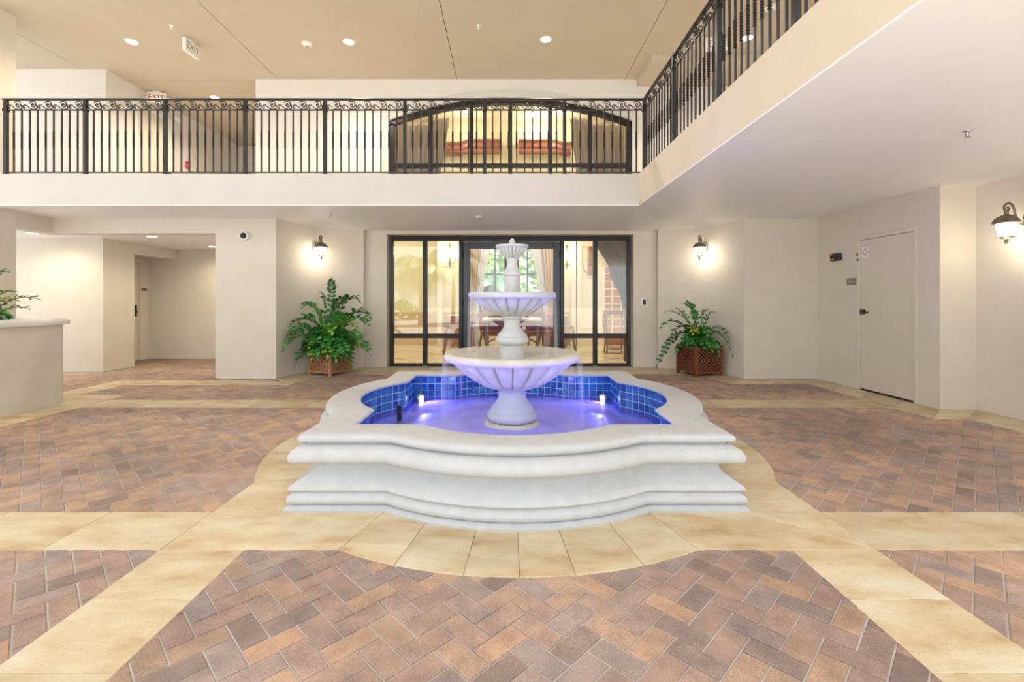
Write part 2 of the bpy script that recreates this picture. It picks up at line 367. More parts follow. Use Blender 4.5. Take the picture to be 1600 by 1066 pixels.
def outline(a, narc=22, nst=4):
    """square with an arc swelling out of each side; a = half width of the square"""
    k0, R = (0.2, 1.465 + a - 1.42) if a > 1.2 else (0.45, 0.91 + a - 1.10)      # the inner opening has tighter lobes
    h = math.sqrt(max(R * R - (a - k0) ** 2, 0.01)); th = math.asin(h / R)
    pts = []
    side = []
    for i in range(nst): side.append((-a + (a - h) * i / nst, -a))
    for i in range(narc + 1):
        t = -th + 2 * th * i / narc
        side.append((R * math.sin(t), -k0 - R * math.cos(t)))
    for i in range(1, nst): side.append((h + (a - h) * i / nst, -a))
    for k in range(4):
        c, s_ = math.cos(k * PI / 2), math.sin(k * PI / 2)
        for x, y in side: pts.append((x * c - y * s_, x * s_ + y * c))
    return pts
NS = len(outline(1.4)) // 4

# ================================================================== FLOOR
floor = struct(MB().box(-11, 8.0, -4.5, 11.2, -0.2, -0.010).build('floor', 'mortar'), 'brick and travertine paving around the fountain', 'floor')
slabs = []     # plan polygons of stone
def slab(poly, z=0.0):
    a = sum(poly[i][0] * poly[(i + 1) % len(poly)][1] - poly[(i + 1) % len(poly)][0] * poly[i][1] for i in range(len(poly)))
    if a < 0: poly = poly[::-1]
    slabs.append(poly)
    n = len(poly); cx = sum(p[0] for p in poly) / n; cy = sum(p[1] for p in poly) / n
    def inset(d):
        r = []
        for i in range(n):
            p0, p1, p2 = Vector(poly[i - 1]), Vector(poly[i]), Vector(poly[(i + 1) % n])
            e1 = (p1 - p0).normalized(); e2 = (p2 - p1).normalized()
            n1 = Vector((-e1.y, e1.x)); n2 = Vector((-e2.y, e2.x)); m = n1 + n2
            m = m / max(m.dot(n1), 0.3) if m.length > 1e-5 else n1
            r.append((p1.x + m.x * d - cx, p1.y + m.y * d - cy))
        return r
    o1 = inset(0.0012); o2 = inset(0.0042)
    b = MB()
    b.add([(x, y, -0.03) for x, y in o1] + [(x, y, z - 0.003) for x, y in o1] + [(x, y, z) for x, y in o2],
          [(i, (i + 1) % n, n + (i + 1) % n, n + i) for i in range(n)] + [(n + i, n + (i + 1) % n, 2 * n + (i + 1) % n, 2 * n + i) for i in range(n)] + [tuple(range(2 * n, 3 * n))])
    return link('travertine_slab', b.mesh('travertine_slab', 'trav'), floor, (cx, cy, 0))
def strip(x0, x1, y0, y1, step, along='y'):
    if along == 'y':
        n = max(1, round((y1 - y0) / step))
        for i in range(n): slab([(x0, y0 + (y1 - y0) * i / n), (x1, y0 + (y1 - y0) * i / n), (x1, y0 + (y1 - y0) * (i + 1) / n), (x0, y0 + (y1 - y0) * (i + 1) / n)])
    else:
        n = max(1, round((x1 - x0) / step))
        for i in range(n): slab([(x0 + (x1 - x0) * i / n, y0), (x0 + (x1 - x0) * (i + 1) / n, y0), (x0 + (x1 - x0) * (i + 1) / n, y1), (x0 + (x1 - x0) * i / n, y1)])
AO, AI = 1.857, 1.417
# ring round the fountain
oo, oi_ = outline(AO), outline(1.40)
N4 = len(oo)
cuts = []
for k in range(4):
    for t in (0, 4, 8, 12, 15, 18, 22, 26): cuts.append(k * NS + t)
for i, c in enumerate(cuts):
    d = cuts[(i + 1) % len(cuts)]; d = d if d > c else d + N4
    P = [(oo[j % N4][0] + FX, oo[j % N4][1] + FY) for j in range(c, d + 1)] + [(oi_[j % N4][0] + FX, oi_[j % N4][1] + FY) for j in range(d, c - 1, -1)]
    slab(P)
# straight strips
for s_ in (-1, 1):
    x0, x1 = sorted((FX + s_ * AI, FX + s_ * AO))
    strip(x0, x1, -1.6, FY - AO, 0.41, 'y')
YF0, YF1 = FY - AO, FY - AI
strip(-8.6, FX - AO, YF0, YF1, 0.62, 'x'); strip(FX + AO, 6.0, YF0, YF1, 0.62, 'x')
YB0, YB1 = FY + AI, FY + AO
strip(-5.17, FX - AO, YB0, YB1, 0.62, 'x'); strip(FX + AO, 4.69, YB0, YB1, 0.62, 'x')
# borders along the walls
def border(wall, inner, step=0.62):
    for i in range(len(wall) - 1):
        (ax, ay), (bx, by) = wall[i], wall[i + 1]; (cx, cy), (dx, dy) = inner[i], inner[i + 1]
        n = max(1, round(max(math.hypot(bx - ax, by - ay), math.hypot(dx - cx, dy - cy)) / step))
        for k in range(n):
            t0, t1 = k / n, (k + 1) / n
            slab([(ax + (bx - ax) * t0, ay + (by - ay) * t0), (ax + (bx - ax) * t1, ay + (by - ay) * t1),
                  (cx + (dx - cx) * t1, cy + (dy - cy) * t1), (cx + (dx - cx) * t0, cy + (dy - cy) * t0)])
LC = [(-3.80, 7.80), (-3.66, 8.38), (-3.35, 8.75), (-2.98, 9.0), (-2.75, 9.1)]
RC = [(3.90, 7.80), (3.76, 8.38), (3.45, 8.75), (3.10, 9.0), (2.90, 9.1)]
def smooth_curve(p, n=4):
    out = []
    for i in range(len(p) - 1):
        p0 = Vector(p[max(i - 1, 0)]); p1 = Vector(p[i]); p2 = Vector(p[i + 1]); p3 = Vector(p[min(i + 2, len(p) - 1)])
        for k in range(n):
            t = k / n
            q = 0.5 * ((2 * p1) + (p2 - p0) * t + (2 * p0 - 5 * p1 + 4 * p2 - p3) * t * t + (3 * p1 - p0 - 3 * p2 + p3) * t ** 3)
            out.append((q.x, q.y))
    out.append(tuple(p[-1])); return out
LCs, RCs = smooth_curve(LC), smooth_curve(RC)
RW = 5.12; RW2 = 5.55
border([(RW2, -1.0), (RW2, 5.60), (RW, 5.60), (RW, 7.78), (3.90, 7.78)], [(RW2 - 0.5, -1.0), (RW2 - 0.5, 5.18), (RW - 0.47, 5.18), (RW - 0.43, 7.34), (3.47, 7.34)])
border([(3.90, 7.78), RC[1], RC[2], RC[3], (2.86, 9.18)], [(3.47, 7.34), (3.36, 8.0), (3.15, 8.25), (3.0, 8.33), (2.75, 8.34)])
border([(2.86, 9.35), (-2.72, 9.35)], [(2.75, 8.34), (-2.62, 8.34)])
border([(-2.72, 9.18), LC[3], LC[2], LC[1], (-3.80, 7.78)], [(-2.62, 8.34), (-2.88, 8.33), (-3.03, 8.25), (-3.25, 8.0), (-3.33, 7.24)])
border([(-3.80, 7.66), (-6.28, 7.66), (-6.28, 6.45)], [(-3.33, 7.24), (-5.84, 7.24), (-5.84, 6.45)])
strip(-6.28, -5.19, 6.02, 6.45, 0.55, 'x')
border([(-5.62, 6.02), (-5.62, -0.5)], [(-5.17, 6.02), (-5.17, -0.5)])

# bricks: two-by-one herringbone laid on the diagonal
U = Vector((1, -1)).normalized(); W_ = Vector((1, 1)).normalized(); BP = 0.1005
O0 = Vector((0.155, 1.752)) - U * 2 * BP
base_in = outline(1.36); base_w = [(x + FX, y + FY) for x, y in base_in]
floor_poly = [(-8.2, 0.7), (-8.2, 8.4), (-7.2, 8.5), (-7.2, 9.2), (-7.95, 9.25), (-7.95, 10.6), (-4.75, 10.6), (-4.75, 7.7), (-3.8, 7.75), (-2.8, 8.5), (2.9, 8.5), (3.9, 7.75), (5.1, 7.75), (5.1, 5.6), (5.5, 5.6), (5.5, 0.7)]
bb = [(min(p[0] for p in s), max(p[0] for p in s), min(p[1] for p in s), max(p[1] for p in s)) for s in slabs]
def covered(x, y):
    for s, b in zip(slabs, bb):
        if b[0] <= x <= b[1] and b[2] <= y <= b[3] and inpoly(x, y, s): return True
    return inpoly(x, y, base_w) or (x < -5.6 and y < 6.05)
def brick_mesh(L, Wd):
    g = 0.0036; c = 0.004; b = MB(); x, y = L / 2 - g, Wd / 2 - g; x2, y2 = x - c, y - c; zt = -0.003
    b.add([(-x, -y, -0.03), (x, -y, -0.03), (x, y, -0.03), (-x, y, -0.03), (-x, -y, zt - c), (x, -y, zt - c), (x, y, zt - c), (-x, y, zt - c), (-x2, -y2, zt), (x2, -y2, zt), (x2, y2, zt), (-x2, y2, zt)],
          [(0, 1, 5, 4), (1, 2, 6, 5), (2, 3, 7, 6), (3, 0, 4, 7), (4, 5, 9, 8), (5, 6, 10, 9), (6, 7, 11, 10), (7, 4, 8, 11), (8, 9, 10, 11)])
    return b
bmb = brick_mesh(2 * BP, BP); bme = bmb.mesh('brick', 'brick')
bricks = []
for i in range(-190, 190):
    for j in range(-190, 190):
        v = (i + j) % 4
        if v == 0: c = O0 + U * BP * (i + 1) + W_ * BP * (j + 0.5); ang = -PI / 4; e1, e2 = U * BP * 0.93, W_ * BP * 0.43
        elif v == 2: c = O0 + U * BP * (i + 0.5) + W_ * BP * (j + 1); ang = PI / 4; e1, e2 = W_ * BP * 0.93, U * BP * 0.43
        else: continue
        if not (-8.3 < c.x < 5.7 and 0.7 < c.y < 10.7) or not inpoly(c.x, c.y, floor_poly): continue
        cs = [c, c + e1 + e2, c + e1 - e2, c - e1 + e2, c - e1 - e2]
        if all(covered(p.x, p.y) for p in cs): continue
        px, py = CX + F * c.x / c.y, CY + F * CAMZ / c.y
        vis = -10 < px < 1610 and py < 1075
        bricks.append((0 if vis else 1, c.y, c.x, ang))
bricks.sort()
rest = MB()
for k, (nv, y, x, ang) in enumerate(bricks):
    tz = random.uniform(-0.0012, 0.0008)
    if k < 300:
        o = link('brick', bme, floor, (x, y, tz), ang); o.rotation_euler = (random.uniform(-.004, .004), random.uniform(-.004, .004), ang)
    else:
        ca, sa = math.cos(ang), math.sin(ang); tx, ty = random.uniform(-.005, .005), random.uniform(-.005, .005)
        rest.add([(x + p[0] * ca - p[1] * sa, y + p[0] * sa + p[1] * ca, p[2] + tz + p[0] * tx + p[1] * ty) for p in bmb.v], bmb.f)
rb = rest.build('brick_paving', 'brick_field', floor); rb['kind'] = 'stuff'

# ground beyond the porch
struct(MB().box(-60, 60, -70, -4.5, -0.3, -0.03).build('ground', 'asphalt'), 'grey driveway in front of the porch', 'ground')

# ================================================================== WALLS (lower storey)
def wall(name, pts, z0, z1, th, m, label):
    """pts: visible face in plan, walked so that the solid lies on the left; th = thickness"""
    n = len(pts); back = []
    for i in range(n):
        p = Vector(pts[i]); d1 = (p - Vector(pts[i - 1])).normalized() if i > 0 else None; d2 = (Vector(pts[i + 1]) - p).normalized() if i < n - 1 else None
        ns = [Vector((-d.y, d.x)) for d in (d1, d2) if d is not None]; m_ = sum(ns, Vector((0, 0)))
        m_ = m_ / max(m_.dot(ns[0]), 0.35)
        back.append((p.x + m_.x * th, p.y + m_.y * th))
    poly = list(pts) + back[::-1]
    b = MB()
    N = len(poly)
    vs = [(x, y, z0) for x, y in poly] + [(x, y, z1) for x, y in poly]; fs = []
    for i in range(n - 1):
        fs.append((i, i + 1, N + i + 1, N + i)); j = N - 1 - i
        fs.append((j, j - 1, N + j - 1, N + j)[::-1])
        fs.append((N + i, N + i + 1, N + j - 1, N + j)); fs.append((i, j, j - 1, i + 1))
    fs.append((0, N, 2 * N - 1, N - 1)); fs.append((n - 1, n, N + n, N + n - 1))
    b.add(vs, fs)
    o = b.build(name, m, None, smooth=25, recalc=True)
    return struct(o, label)
# right side, from the entrance pier round to the camera side
wall('wall_right_curve', RCs[::-1], 0, ZC, 0.2, 'stucco', 'curved cream stucco wall behind the mahogany planter')
wall('wall_right_pier', [(2.46, WY), (2.92, WY)], 0, ZC, 0.25, 'stucco', 'narrow stucco wall with a keypad beside the entrance')
wall('wall_right_back', [(3.90, 7.80), (RW, 7.80)], 0, ZC, 0.2, 'stucco', 'plain flat stucco wall between planter and service door')
# service-door wall with an opening
DY0, DY1, DZ = 5.92, 6.93, 2.22
dw = MB(); dw.box(RW, RW + 0.25, DY1, 7.80, 0, ZC); dw.box(RW, RW + 0.25, 5.63, DY0, 0, ZC); dw.box(RW, RW + 0.25, DY0, DY1, DZ, ZC)
struct(dw.build('wall_right', 'stucco'), 'stucco wall around the cream service door')
wall('wall_right_return', [(RW, 5.60), (RW2 + 0.02, 5.60)], 0, ZC, 0.03, 'stucco', 'short stucco return beside the service door')
wall('wall_right_near', [(RW2, 5.60), (RW2, 1.0)], 0, ZC, 0.2, 'stucco', 'stucco wall carrying the single bracket lantern')
# left side
wall('wall_left_curve', LCs, 0, ZC, 0.2, 'stucco', 'curved cream stucco wall behind the teak planter')
wall('wall_left_pier', [(-2.78, WY), (-2.33, WY)], 0, ZC, 0.25, 'stucco', 'narrow blank stucco wall beside the entrance frame')
wall('wall_left_back', [(-4.80, 10.5), (-4.80, 7.80), (-3.80, 7.80)], 0, ZC, 0.2, 'stucco', 'flat stucco wall with a dome camera')
struct(MB().box(-7.5, -4.80, 7.80, 8.0, 2.40, ZC).build('wall_left_header', 'stucco'), 'stucco header over the corridor opening')
struct(MB().box(-7.72, -7.48, 7.0, 8.0, 2.40, ZC).build('wall_left_beam', 'stucco'), 'stucco beam running back to the corridor header')
struct(MB().box(-8.2, -7.46, 6.80, 7.2, 0, ZT).build('wall_left_column', 'stucco'), 'square stucco column at the end of the back balcony')
cw = MB(); cw.box(-10.5, -7.29, 8.55, 9.27, 0, 2.42); cw.box(-7.55, -7.29, 9.27, 10.5, 2.20, 2.42)
struct(cw.build('wall_left_corridor', 'stucco'), 'stucco corridor wall in front of the recessed door')
rw_ = MB(); rw_.box(-8.2, -7.95, 9.27, 9.33, 0, 2.42); rw_.box(-8.2, -7.95, 10.25, 10.5, 0, 2.42); rw_.box(-8.2, -7.95, 9.33, 10.25, 2.12, 2.42)
struct(rw_.build('wall_left_recess', 'stucco'), 'stucco wall of the corridor recess holding a door')
wall('wall_left_end', [(-8.2, 10.5), (-4.7, 10.5)], 0, 2.42, 0.2, 'stucco', 'plain end wall of the lower corridor')
cc = MB().box(-10.5, -7.5, 7.2, 10.6, 2.42, 2.60); cc.box(-7.5, -4.82, 7.99, 10.6, 2.42, 2.60)
struct(cc.build('ceiling_corridor', 'soffit'), 'white ceiling of the lower corridor', 'ceiling')
# entrance wall above the frame
struct(MB().box(-2.33, 2.46, WY, WY + 0.25, 2.58, ZC).build('trim_1', 'stucco'), 'stucco lintel over the glazed entrance', 'trim')

# ================================================================== BALCONY SLAB
def lslab(z0, z1, e):
    return [(-9.5, BY + e), (BX + e, BY + e), (BX + e, 0.0), (7.8, 0.0), (7.8, 9.3), (-9.5, 9.3)]
b = MB().prism(lslab(0, 0, 0), ZC, ZB)
bo = b.build('balcony', 'fascia'); struct(bo, 'L-shaped balcony slab with cream fascia and pale soffit', 'balcony')
bo.data.materials.append(mat('fascia_side_warm_light', (0.73, 0.63, 0.495), 0.8, col2=(0.75, 0.66, 0.53), nscale=2, bump=0.15, bscale=6))  # warm light on the side run, put into its colour
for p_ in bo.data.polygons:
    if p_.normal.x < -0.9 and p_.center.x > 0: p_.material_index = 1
SY = 3.98
def panel(name, poly, z0, z1, m, parent): return MB().prism(poly, z0, z1).build(name, m, parent)
panel('soffit_panel', [(BX, 0.0), (7.8, 0.0), (7.8, SY - 0.003), (BX, SY - 0.003)], ZC - 0.012, ZC, 'soffit', bo)
panel('soffit_panel', [(BX, SY + 0.003), (7.8, SY + 0.003), (7.8, 9.28), (-9.4, 9.28), (-9.4, BY), (BX, BY)], ZC - 0.012, ZC, 'soffit', bo)

# ================================================================== UPPER STOREY
AX0, AX1, ASP, ATOP = -2.30, 2.44, 4.80, 5.25
hw = (AX1 - AX0) / 2; acx = (AX0 + AX1) / 2; rise = ATOP - ASP; AR = (hw * hw + rise * rise) / (2 * rise)
def arcz(x, off=0.0): return ATOP - AR + math.sqrt((AR + off) ** 2 - (x - acx) ** 2)
uw = MB()
uw.prism_y([(-4.89, ZB), (AX0, ZB), (AX0, ZT), (-4.89, ZT)], 9.22, 9.45)
uw.prism_y([(AX1, ZB), (8.0, ZB), (8.0, ZT), (AX1, ZT)], 9.22, 9.45)
n = 28; arc = [(AX0 + (AX1 - AX0) * i / n, arcz(AX0 + (AX1 - AX0) * i / n)) for i in range(n + 1)]
uw.prism_y(arc + [(AX1, ZT), (AX0, ZT)], 9.22, 9.45)
uw.box(-4.89, -4.65, 9.45, 13.4, ZB, ZT)
struct(uw.build('wall_back_upper', 'plain'), 'cream upper wall around the arched window')
# raised surround round the arch
sr = MB()
xs = [AX0 - 0.0 + (AX1 - AX0) * i / n for i in range(n + 1)]
poly = [(AX0, ZB + 0.02), (AX0, ASP)] + [(x, arcz(x)) for x in xs] + [(AX1, ZB + 0.02)]
outer = [(AX0 - 0.13, ZB + 0.02), (AX0 - 0.13, arcz(AX0 - 0.13, 0.13))] + [(acx + (x - acx) * (hw + 0.13) / hw, arcz(acx + (x - acx) * (hw + 0.13) / hw, 0.13)) for x in xs] + [(AX1 + 0.13, ZB + 0.02)]
nn = len(poly)
vs = [(x, 9.195, z) for x, z in poly] + [(x, 9.195, z) for x, z in outer] + [(x, 9.22, z) for x, z in poly] + [(x, 9.22, z) for x, z in outer]
fs = []
for i in range(nn - 1):
    fs += [(i, i + 1, nn + i + 1, nn + i), (nn + i, nn + i + 1, 3 * nn + i + 1, 3 * nn + i), (i + 1, i, 2 * nn + i, 2 * nn + i + 1)]
struct(sr.add(vs, fs).build('trim_2', 'fascia', recalc=True), 'cream band framing the arched window', 'trim')
ul = MB(); ul.box(-10.5, -7.46, 8.81, 13.4, ZB, ZT)
struct(ul.build('wall_left_upper', 'plain'), 'cream wall of the upper corridor with a door')
struct(MB().box(-7.5, -4.6, 13.2, 13.4, ZB, ZT).build('wall_end_upper', 'plain'), 'far end wall of the upper corridor')
struct(MB().box(-9.5, -4.6, 9.3, 13.4, ZB - 0.2, ZB).build('floor_upper', 'fascia'), 'floor of the upper corridor', 'floor')
struct(MB().box(7.8, 8.0, 0, 9.4, ZB, ZT).build('wall_right_upper', 'plain'), 'cream upper wall closing the balcony beyond the receding railing')
# ceiling in panels with open joints
ceil = struct(MB().prism([(-11, 0.2), (8.0, 0.2), (8.0, 9.44), (-4.66, 9.44), (-4.66, 13.5), (-11, 13.5)], ZT + 0.015, ZT + 0.25).build('ceiling', 'joint'), 'tan ceiling with long straight joints', 'ceiling')
xj = [-11, -7.9, -4.45, -0.97, 2.30, 5.7, 8.0]
for i in range(len(xj) - 1):
    panel('ceiling_panel', [(xj[i] + 0.006, 0.2), (xj[i + 1] - 0.006, 0.2), (xj[i + 1] - 0.006, 9.26), (xj[i] + 0.006, 9.26)], ZT, ZT + 0.016, 'ceil', ceil)
panel('ceiling_panel', [(-11, 9.272), (-4.66, 9.272), (-4.66, 13.5), (-11, 13.5)], ZT, ZT + 0.016, 'ceil', ceil)
struct(MB().box(2.53, 7.8, 8.28, 9.22, 5.46, ZT - 0.001).build('ceiling_drop', 'ceil'), 'dropped tan ceiling box behind the receding railing', 'ceiling')

# ================================================================== FOUNTAIN
fo = empty('tiered_fountain', (FX, FY, 0), 'white cast stone tiered fountain in a lobed basin', 'fountain')
prof = [(1.425, 0.0), (1.428, 0.014), (1.40, 0.030), (1.385, 0.031), (1.398, 0.038), (1.41, 0.052), (1.413, 0.068), (1.405, 0.086), (1.388, 0.097), (1.386, 0.105), (1.398, 0.111), (1.407, 0.127),
        (1.40, 0.145), (1.37, 0.164), (1.335, 0.184), (1.308, 0.205), (1.293, 0.225), (1.290, 0.242), (1.296, 0.258), (1.31, 0.270), (1.335, 0.277), (1.37, 0.280), (1.39, 0.285), (1.402, 0.297), (1.408, 0.317), (1.404, 0.340),
        (1.39, 0.362), (1.366, 0.379), (1.34, 0.388), (1.320, 0.389), (1.320, 0.402), (1.340, 0.404), (1.358, 0.411), (1.365, 0.426), (1.362, 0.440), (1.350, 0.451), (1.325, 0.456), (1.114, 0.455), (1.095, 0.451), (1.086, 0.439), (1.091, 0.427), (1.108, 0.422), (1.132, 0.421), (1.132, 0.03)]
b = MB(); rings = [outline(a) for a, z in prof]
for r, (a, z) in zip(rings, prof): b.v += [(x, y, z) for x, y in r]
for i in range(len(prof) - 1):
    for k in range(N4): b.f.append((i * N4 + k, i * N4 + (k + 1) % N4, (i + 1) * N4 + (k + 1) % N4, (i + 1) * N4 + k))
b.f.append(tuple((len(prof) - 1) * N4 + k for k in range(N4)))
b.build('basin', 'stone', fo, smooth=38)
# tile lining: grout skin plus one tile at a time
b = MB(); g1 = outline(1.126)
b.v = [(x, y, 0.420) for x, y in g1] + [(x, y, 0.035) for x, y in g1]
b.f = [(k, (k + 1) % N4, N4 + (k + 1) % N4, N4 + k) for k in range(N4)] + [tuple(range(N4, 2 * N4))]
b.build('tile_grout', 'grout', fo)
TP = 0.0775
def walk(poly):
    L = [0]
    for i in range(len(poly)): L.append(L[-1] + math.hypot(poly[(i + 1) % len(poly)][0] - poly[i][0], poly[(i + 1) % len(poly)][1] - poly[i][1]))
    return L
tb = MB(); c_ = 0.0022; th_ = TP / 2 - 0.0035
tb.add([(-th_, 0, -th_), (th_, 0, -th_), (th_, 0, th_), (-th_, 0, th_), (-th_ + c_, -0.004, -th_ + c_), (th_ - c_, -0.004, -th_ + c_), (th_ - c_, -0.004, th_ - c_), (-th_ + c_, -0.004, th_ - c_)],
       [(0, 1, 5, 4), (1, 2, 6, 5), (2, 3, 7, 6), (3, 0, 4, 7), (4, 5, 6, 7)])
tme = tb.mesh('pool_tile', 'tile')
inner = outline(1.125)
below = MB(); ntile = 0
for k in range(4):
    segs = inner[k * NS:(k + 1) * NS] + [inner[((k + 1) * NS) % N4]]
    runs = [segs[0:5], segs[4:27], segs[26:]]
    for run in runs:
        L = [0]
        for i in range(len(run) - 1): L.append(L[-1] + math.hypot(run[i + 1][0] - run[i][0], run[i + 1][1] - run[i][1]))
        n = max(1, round(L[-1] / TP)); st = L[-1] / n
        for q in range(n):
            d = (q + 0.5) * st
            i = max(j for j in range(len(L) - 1) if L[j] <= d + 1e-9); t = (d - L[i]) / (L[i + 1] - L[i])
            x = run[i][0] + (run[i + 1][0] - run[i][0]) * t; y = run[i][1] + (run[i + 1][1] - run[i][1]) * t
            dx, dy = run[i + 1][0] - run[i][0], run[i + 1][1] - run[i][1]; ang = math.atan2(-dy, -dx)
            sx = st / TP
            for row in range(4):
                z = 0.418 - TP * (row + 0.5)
                if row < 3 and (y > -0.75):
                    o = link('pool_tile', tme, fo, (x, y, z), ang); o.scale = (sx, 1, 1); ntile += 1
                else:
                    ca, sa = math.cos(ang), math.sin(ang)
                    below.add([(x + p[0] * sx * ca - p[1] * sa, y + p[0] * sx * sa + p[1] * ca, z + p[2]) for p in tb.v], tb.f)
for i in range(-19, 19):
    for j in range(-19, 19):
        x, y = (i + 0.5) * TP, (j + 0.5) * TP
        if inpoly(x, y, inner): below.add([(x + p[0], y + p[2], 0.037 - p[1]) for p in tb.v], tb.f)
bt = below.build('submerged_tiles', 'tile_under', fo); bt['kind'] = 'stuff'
print('pool tiles', ntile)
# pedestal and bowls (turned about the fountain axis)
AXF = (-0.012, 0, 0)
def turned(name, prof, m='stone', seg=56, flute=None, smooth=35): return MB().lathe(prof, seg, AXF, flute).build(name, m, fo, smooth=smooth)
turned('pedestal_plinth', [(0.25, 0.03), (0.25, 0.178), (0.243, 0.194), (0.225, 0.202), (0.21, 0.205), (0.05, 0.205)], 'tan_stone')
turned('pedestal', [(0.19, 0.205), (0.212, 0.215), (0.226, 0.232), (0.229, 0.252), (0.222, 0.274), (0.207, 0.288), (0.197, 0.292), (0.197, 0.30), (0.191, 0.318), (0.18, 0.335), (0.155, 0.365), (0.132, 0.40), (0.119, 0.44), (0.115, 0.47), (0.126, 0.485), (0.135, 0.495), (0.12, 0.50)])
def gadroon(nl, i0, i1, depth=0.055):
    def f(i, an):
        if i < i0 or i > i1: return 1
        w = min(1, (i - i0 + 0.6) / 1.5, 1.0); s = abs(math.sin(an * nl / 2))
        return 1 - depth * w * (1 - s ** 0.55) * 1.6
    return f
def bowl(name, rim_r, z_rim, lip, z_bot, r_bot, nl, m, depth):
    body = []
    H = z_rim - lip - z_bot; R1 = rim_r * 0.915
    for i in range(13):
        t = i / 12
        body.append((r_bot + (R1 - r_bot) * t ** 0.85, z_bot + H * t ** 1.45))
    p = [(r_bot * 0.7, z_bot - 0.005)] + body + [(rim_r * 0.925, z_rim - lip), (rim_r * 0.965, z_rim - lip + 0.004), (rim_r * 0.992, z_rim - lip * 0.72), (rim_r, z_rim - lip * 0.42), (rim_r * 0.988, z_rim - lip * 0.14), (rim_r * 0.965, z_rim - lip * 0.02), (rim_r * 0.93, z_rim), (rim_r * 0.87, z_rim - lip * 0.18), (rim_r * 0.6, z_rim - lip * 0.62), (rim_r * 0.25, z_rim - lip * 0.78)]
    return turned(name, p, m, seg=nl * 12, flute=gadroon(nl, 1, 13, depth), smooth=50)
bowl('lower_bowl', 0.618, 0.826, 0.072, 0.487, 0.115, 20, 'tan_stone', 0.10)
turned('middle_stem', [(0.115, 0.768), (0.112, 0.79), (0.108, 0.80), (0.108, 0.885), (0.118, 0.895), (0.135, 0.902), (0.148, 0.918), (0.153, 0.938), (0.148, 0.958), (0.136, 0.966), (0.13, 0.972), (0.128, 0.985), (0.108, 1.008), (0.086, 1.035), (0.075, 1.065), (0.073, 1.095), (0.079, 1.12), (0.092, 1.128), (0.094, 1.145), (0.085, 1.16)])
bowl('middle_bowl', 0.398, 1.366, 0.056, 1.150, 0.085, 18, 'stone', 0.11)
turned('upper_stem', [(0.082, 1.315), (0.078, 1.34), (0.073, 1.36), (0.071, 1.50), (0.074, 1.512), (0.086, 1.520), (0.088, 1.536), (0.08, 1.552), (0.066, 1.566), (0.054, 1.59), (0.048, 1.62), (0.05, 1.65), (0.055, 1.672), (0.05, 1.69)])
bowl('top_bowl', 0.150, 1.795, 0.028, 1.672, 0.052, 20, 'stone', 0.11)
turned('finial', [(0.03, 1.772), (0.03, 1.795), (0.027, 1.805), (0.028, 1.818), (0.024, 1.838), (0.015, 1.852), (0.006, 1.858)], seg=24)
# pool lights in the back corners, front spots without a fitting, outlet pipe
ZW = 0.176
for sx in (-1, 1):
    pl = MB().lathe([(0.0, 0.0), (0.05, 0.0), (0.052, 0.012), (0.045, 0.02), (0.02, 0.024)], 20)
    o = pl.build('pool_light_housing', 'chrome', fo); o.location = (sx * 1.03 - 0.005, 1.04, 0.195); o.rotation_euler = (PI / 2, 0, sx * -0.5)
    lz = MB().lathe([(0.0, 0.0), (0.027, 0.0), (0.024, 0.01), (0.01, 0.016)], 20).build('pool_light_lens', None, o)
    lz.data.materials.append(emit('pool_lens_violet', (0.78, 0.72, 1.0), 16.0)); lz.location = (0, 0, 0.018)
    for (lx, ly) in ((sx * 0.98, 0.95), (sx * 0.90, -0.92)):
        l = lamp('pool_lamp', 'SPOT', (lx, ly, 0.11), 36, (0.50, 0.36, 1.0), fo, size=0.04, spot=2.3, blend=0.5)
        l.rotation_euler = Vector((-lx, -ly * 0.8, 0.10)).to_track_quat('-Z', 'Y').to_euler()
nz = MB().tube([(-1.06, 0.10, 0.08), (-1.06, 0.10, 0.30)], 0.022, 14); nz.tube([(-1.06, 0.10, 0.285), (-1.06, 0.10, 0.315)], 0.026, 14)
nz.build('outlet_pipe', 'black', fo, smooth=40)
# water
wt = empty('pool_water', (FX, FY, ZW), 'violet lit foamy water filling the fountain basin', 'water')
wi = outline(1.123)
b = MB(); nr = 14
for r in range(1, nr + 1): b.v += [(x * r / nr, y * r / nr, 0.004 * math.sin(9 * x * r / nr + 3 * y) * (1 - r / nr)) for x, y in wi]
b.v.append((0, 0, 0)); cidx = len(b.v) - 1
for k in range(N4): b.f.append((cidx, k, (k + 1) % N4))
for r in range(nr - 1):
    for k in range(N4): b.f.append((r * N4 + k, (r + 1) * N4 + k, (r + 1) * N4 + (k + 1) % N4, r * N4 + (k + 1) % N4))
b.build('water_surface', 'water', wt, smooth=60)
rnd = random.Random(3)
def streams(rim_r, z0, z1, angs, rad):
    for a in angs:
        p = []; wv = rnd.uniform(0.5, 1.3)
        for i in range(9):
            t = i / 8; r = rim_r + 0.035 * t ** 0.6 * wv
            p.append((AXF[0] + r * math.cos(a), r * math.sin(a), z0 + (z1 - z0) * t ** 1.7))
        MB().tube(p, [rad * (1 - 0.35 * i / 8) for i in range(9)], 8).build('falling_water', 'stream', wt, smooth=60)
streams(0.385, 1.312 - ZW, 0.80 - ZW, [0.15, 0.55, 0.9, 2.2, 2.65, 3.0, 3.45, 3.9, 5.5, 5.95], 0.022)
streams(0.60, 0.752 - ZW, 0.002, [0.1, 0.4, 0.62, 2.5, 2.8, 3.1, 3.4, -0.25], 0.03)
streams(0.142, 1.766 - ZW, 1.345 - ZW, [0.3, 2.7, 3.9, 5.6], 0.008)

